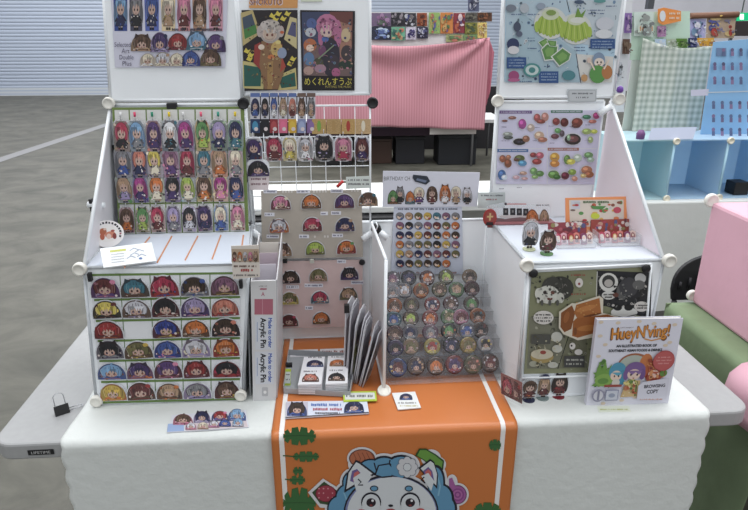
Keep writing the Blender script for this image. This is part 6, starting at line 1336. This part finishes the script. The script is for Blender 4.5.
# draped cloth: top and left drop in one sheet, rounded fold
def drape(X0, X1, Yf, Yb, ztop, zbot, m, r=.03, wav=.012):
    prof = [(X1, ztop)]+[(X0+r, ztop)]+[(X0+r-r*sin(t), ztop-r*(1-cos(t))) for t in [pi/2*k/5 for k in range(1, 6)]]+[(X0-.002*k, ztop-r-(ztop-r-zbot)*k/16) for k in range(1, 17)]
    ny = 30; vs = []
    for k, (x, z) in enumerate(prof):
        f = max(0, (ztop-r-z)/(ztop-r-zbot))
        for j in range(ny+1): y = Yb+(Yf-Yb)*j/ny; vs.append((x-f*wav*(1+sin(y*16)+.5*sin(y*37)), y, z))
    n = len(prof); fs = [(i*(ny+1)+j, i*(ny+1)+j+1, (i+1)*(ny+1)+j+1, (i+1)*(ny+1)+j) for i in range(n-1) for j in range(ny)]
    return MB().add(vs, fs, m, True)
o = drape(GX, GX+W_, GYf, GYb, gz, .06, GRM).build('green_cloth', nt_)
sd = o.modifiers.new('thickness', 'SOLIDIFY'); sd.thickness = .003
MB().box((GX+W_/2+.02, (GYb+GYf)/2, gz-.03), (W_-.02, GYb-GYf-.02, .04), col((210,210,208))).build('tabletop', nt_)
MB().box((GX+W_/2, GYb+.004, .4), (W_, .006, .68), GRM).build('back_drop', nt_)
for yy in (GYf+.1, GYb-.1): MB().tube([(GX+.12,yy,gz-.05),(GX+.12,yy,0)], .014, col((110,112,116))).build('leg', nt_); MB().tube([(GX+W_-.1,yy,gz-.05),(GX+W_-.1,yy,0)], .014, col((110,112,116))).build('leg', nt_)
# pink covered shelf on it
q0 = PZ(691,302,gz+.004); kX = q0.x
kz = PY(704,202,q0.y).z
pk_ = empty('pink_shelf', (kX+.3, q0.y-.25, gz+.004), 'shelf covered in plain pink cloth on the green table at the right edge', 'shelf')
yf_ = .12
M = MB(); M.add([(kX,yf_,gz+.004),(kX,q0.y,gz+.004),(kX,q0.y,kz),(kX,yf_,kz),(kX+.55,yf_,gz+.004),(kX+.55,q0.y,gz+.004),(kX+.55,q0.y,kz),(kX+.55,yf_,kz)], [(0,1,2,3),(7,6,5,4),(0,4,5,1),(3,2,6,7),(1,5,6,2),(0,3,7,4)], PKM); M.build('pink_cover', pk_, bevel=.012)
connector(pk_, (kX-.0, q0.y+.005, kz+.005), .024, .02, WPLA); connector(pk_, (kX+.0, q0.y+.005, gz+.03), .02, .02, WPLA)
# pink fall over the green cloth toward the front
fq0 = PZ(744,362,gz+.006)
M = MB(); vs = []; 
prof = [(kX+.02, gz+.0055),(GX+.025, gz+.0055),(GX+.0, gz+.0),(GX-.016, gz-.03),(GX-.020,gz-.06),(GX-.026,gz-.09),(GX-.030,gz-.12)]
ys2 = [fq0.y-.0-.055*k for k in range(9)]
for k, (x, z) in enumerate(prof):
    for j, y in enumerate(ys2): vs.append((x-(.014*(1+sin(j*1.3)) if k > 2 else 0), y, z-(.05*j/8 if k > 4 else 0)))
M.add(vs, [(i*9+j, i*9+j+1, (i+1)*9+j+1, (i+1)*9+j) for i in range(6) for j in range(8)], PKM, True); o = M.build('pink_cloth_fall', pk_); sd = o.modifiers.new('thickness', 'SOLIDIFY'); sd.thickness = .004; sd.offset = 0
# black chair behind
cy = g0.y+.54; ca = PY(681,255,cy); 
ch = empty('chair', (ca.x+.12, cy-.2, 0), 'black chair with a rounded mesh back, behind the pink shelf', 'chair')
CM = col((26,26,30), .6)
def P5(x, z): p = PY(x, z, cy); return (p.x, p.z)
pts = []; cx = ca.x+.19; cz = ca.z-.17
for k in range(25):
    a = pi*k/24; pts.append((cx-.20*cos(a), cy+.02*sin(a), cz+.16*sin(a)**.8))
pts = [(cx-.19, cy, .50)]+pts+[(cx+.19, cy, .50)]
MB().prism([Vector(p) for p in pts], (0,1,0), .02, CM).build('backrest', ch, bevel=.004)
M = MB()
for k in range(9): x = cx-.17+.0425*k; M.tube([(x, cy-.006, .56), (x, cy-.006, cz+.12-abs(k-4)*.02)], .006, col((40,40,44), .5), 6)
M.build('back_ribs', ch)
MB().box((cx, cy-.22, .46), (.42, .42, .04), CM).build('seat', ch, bevel=.012)
for sx in (-.18, .18):
    for yy in (-.40, 0): MB().tube([(cx+sx, cy+yy, .5 if yy == 0 else .44), (cx+sx*1.1, cy+yy*1.05, 0)], .012, CM).build('leg', ch)
# tidy helper data
for o in bpy.data.objects:
    if '_wm' in o.keys(): del o['_wm']
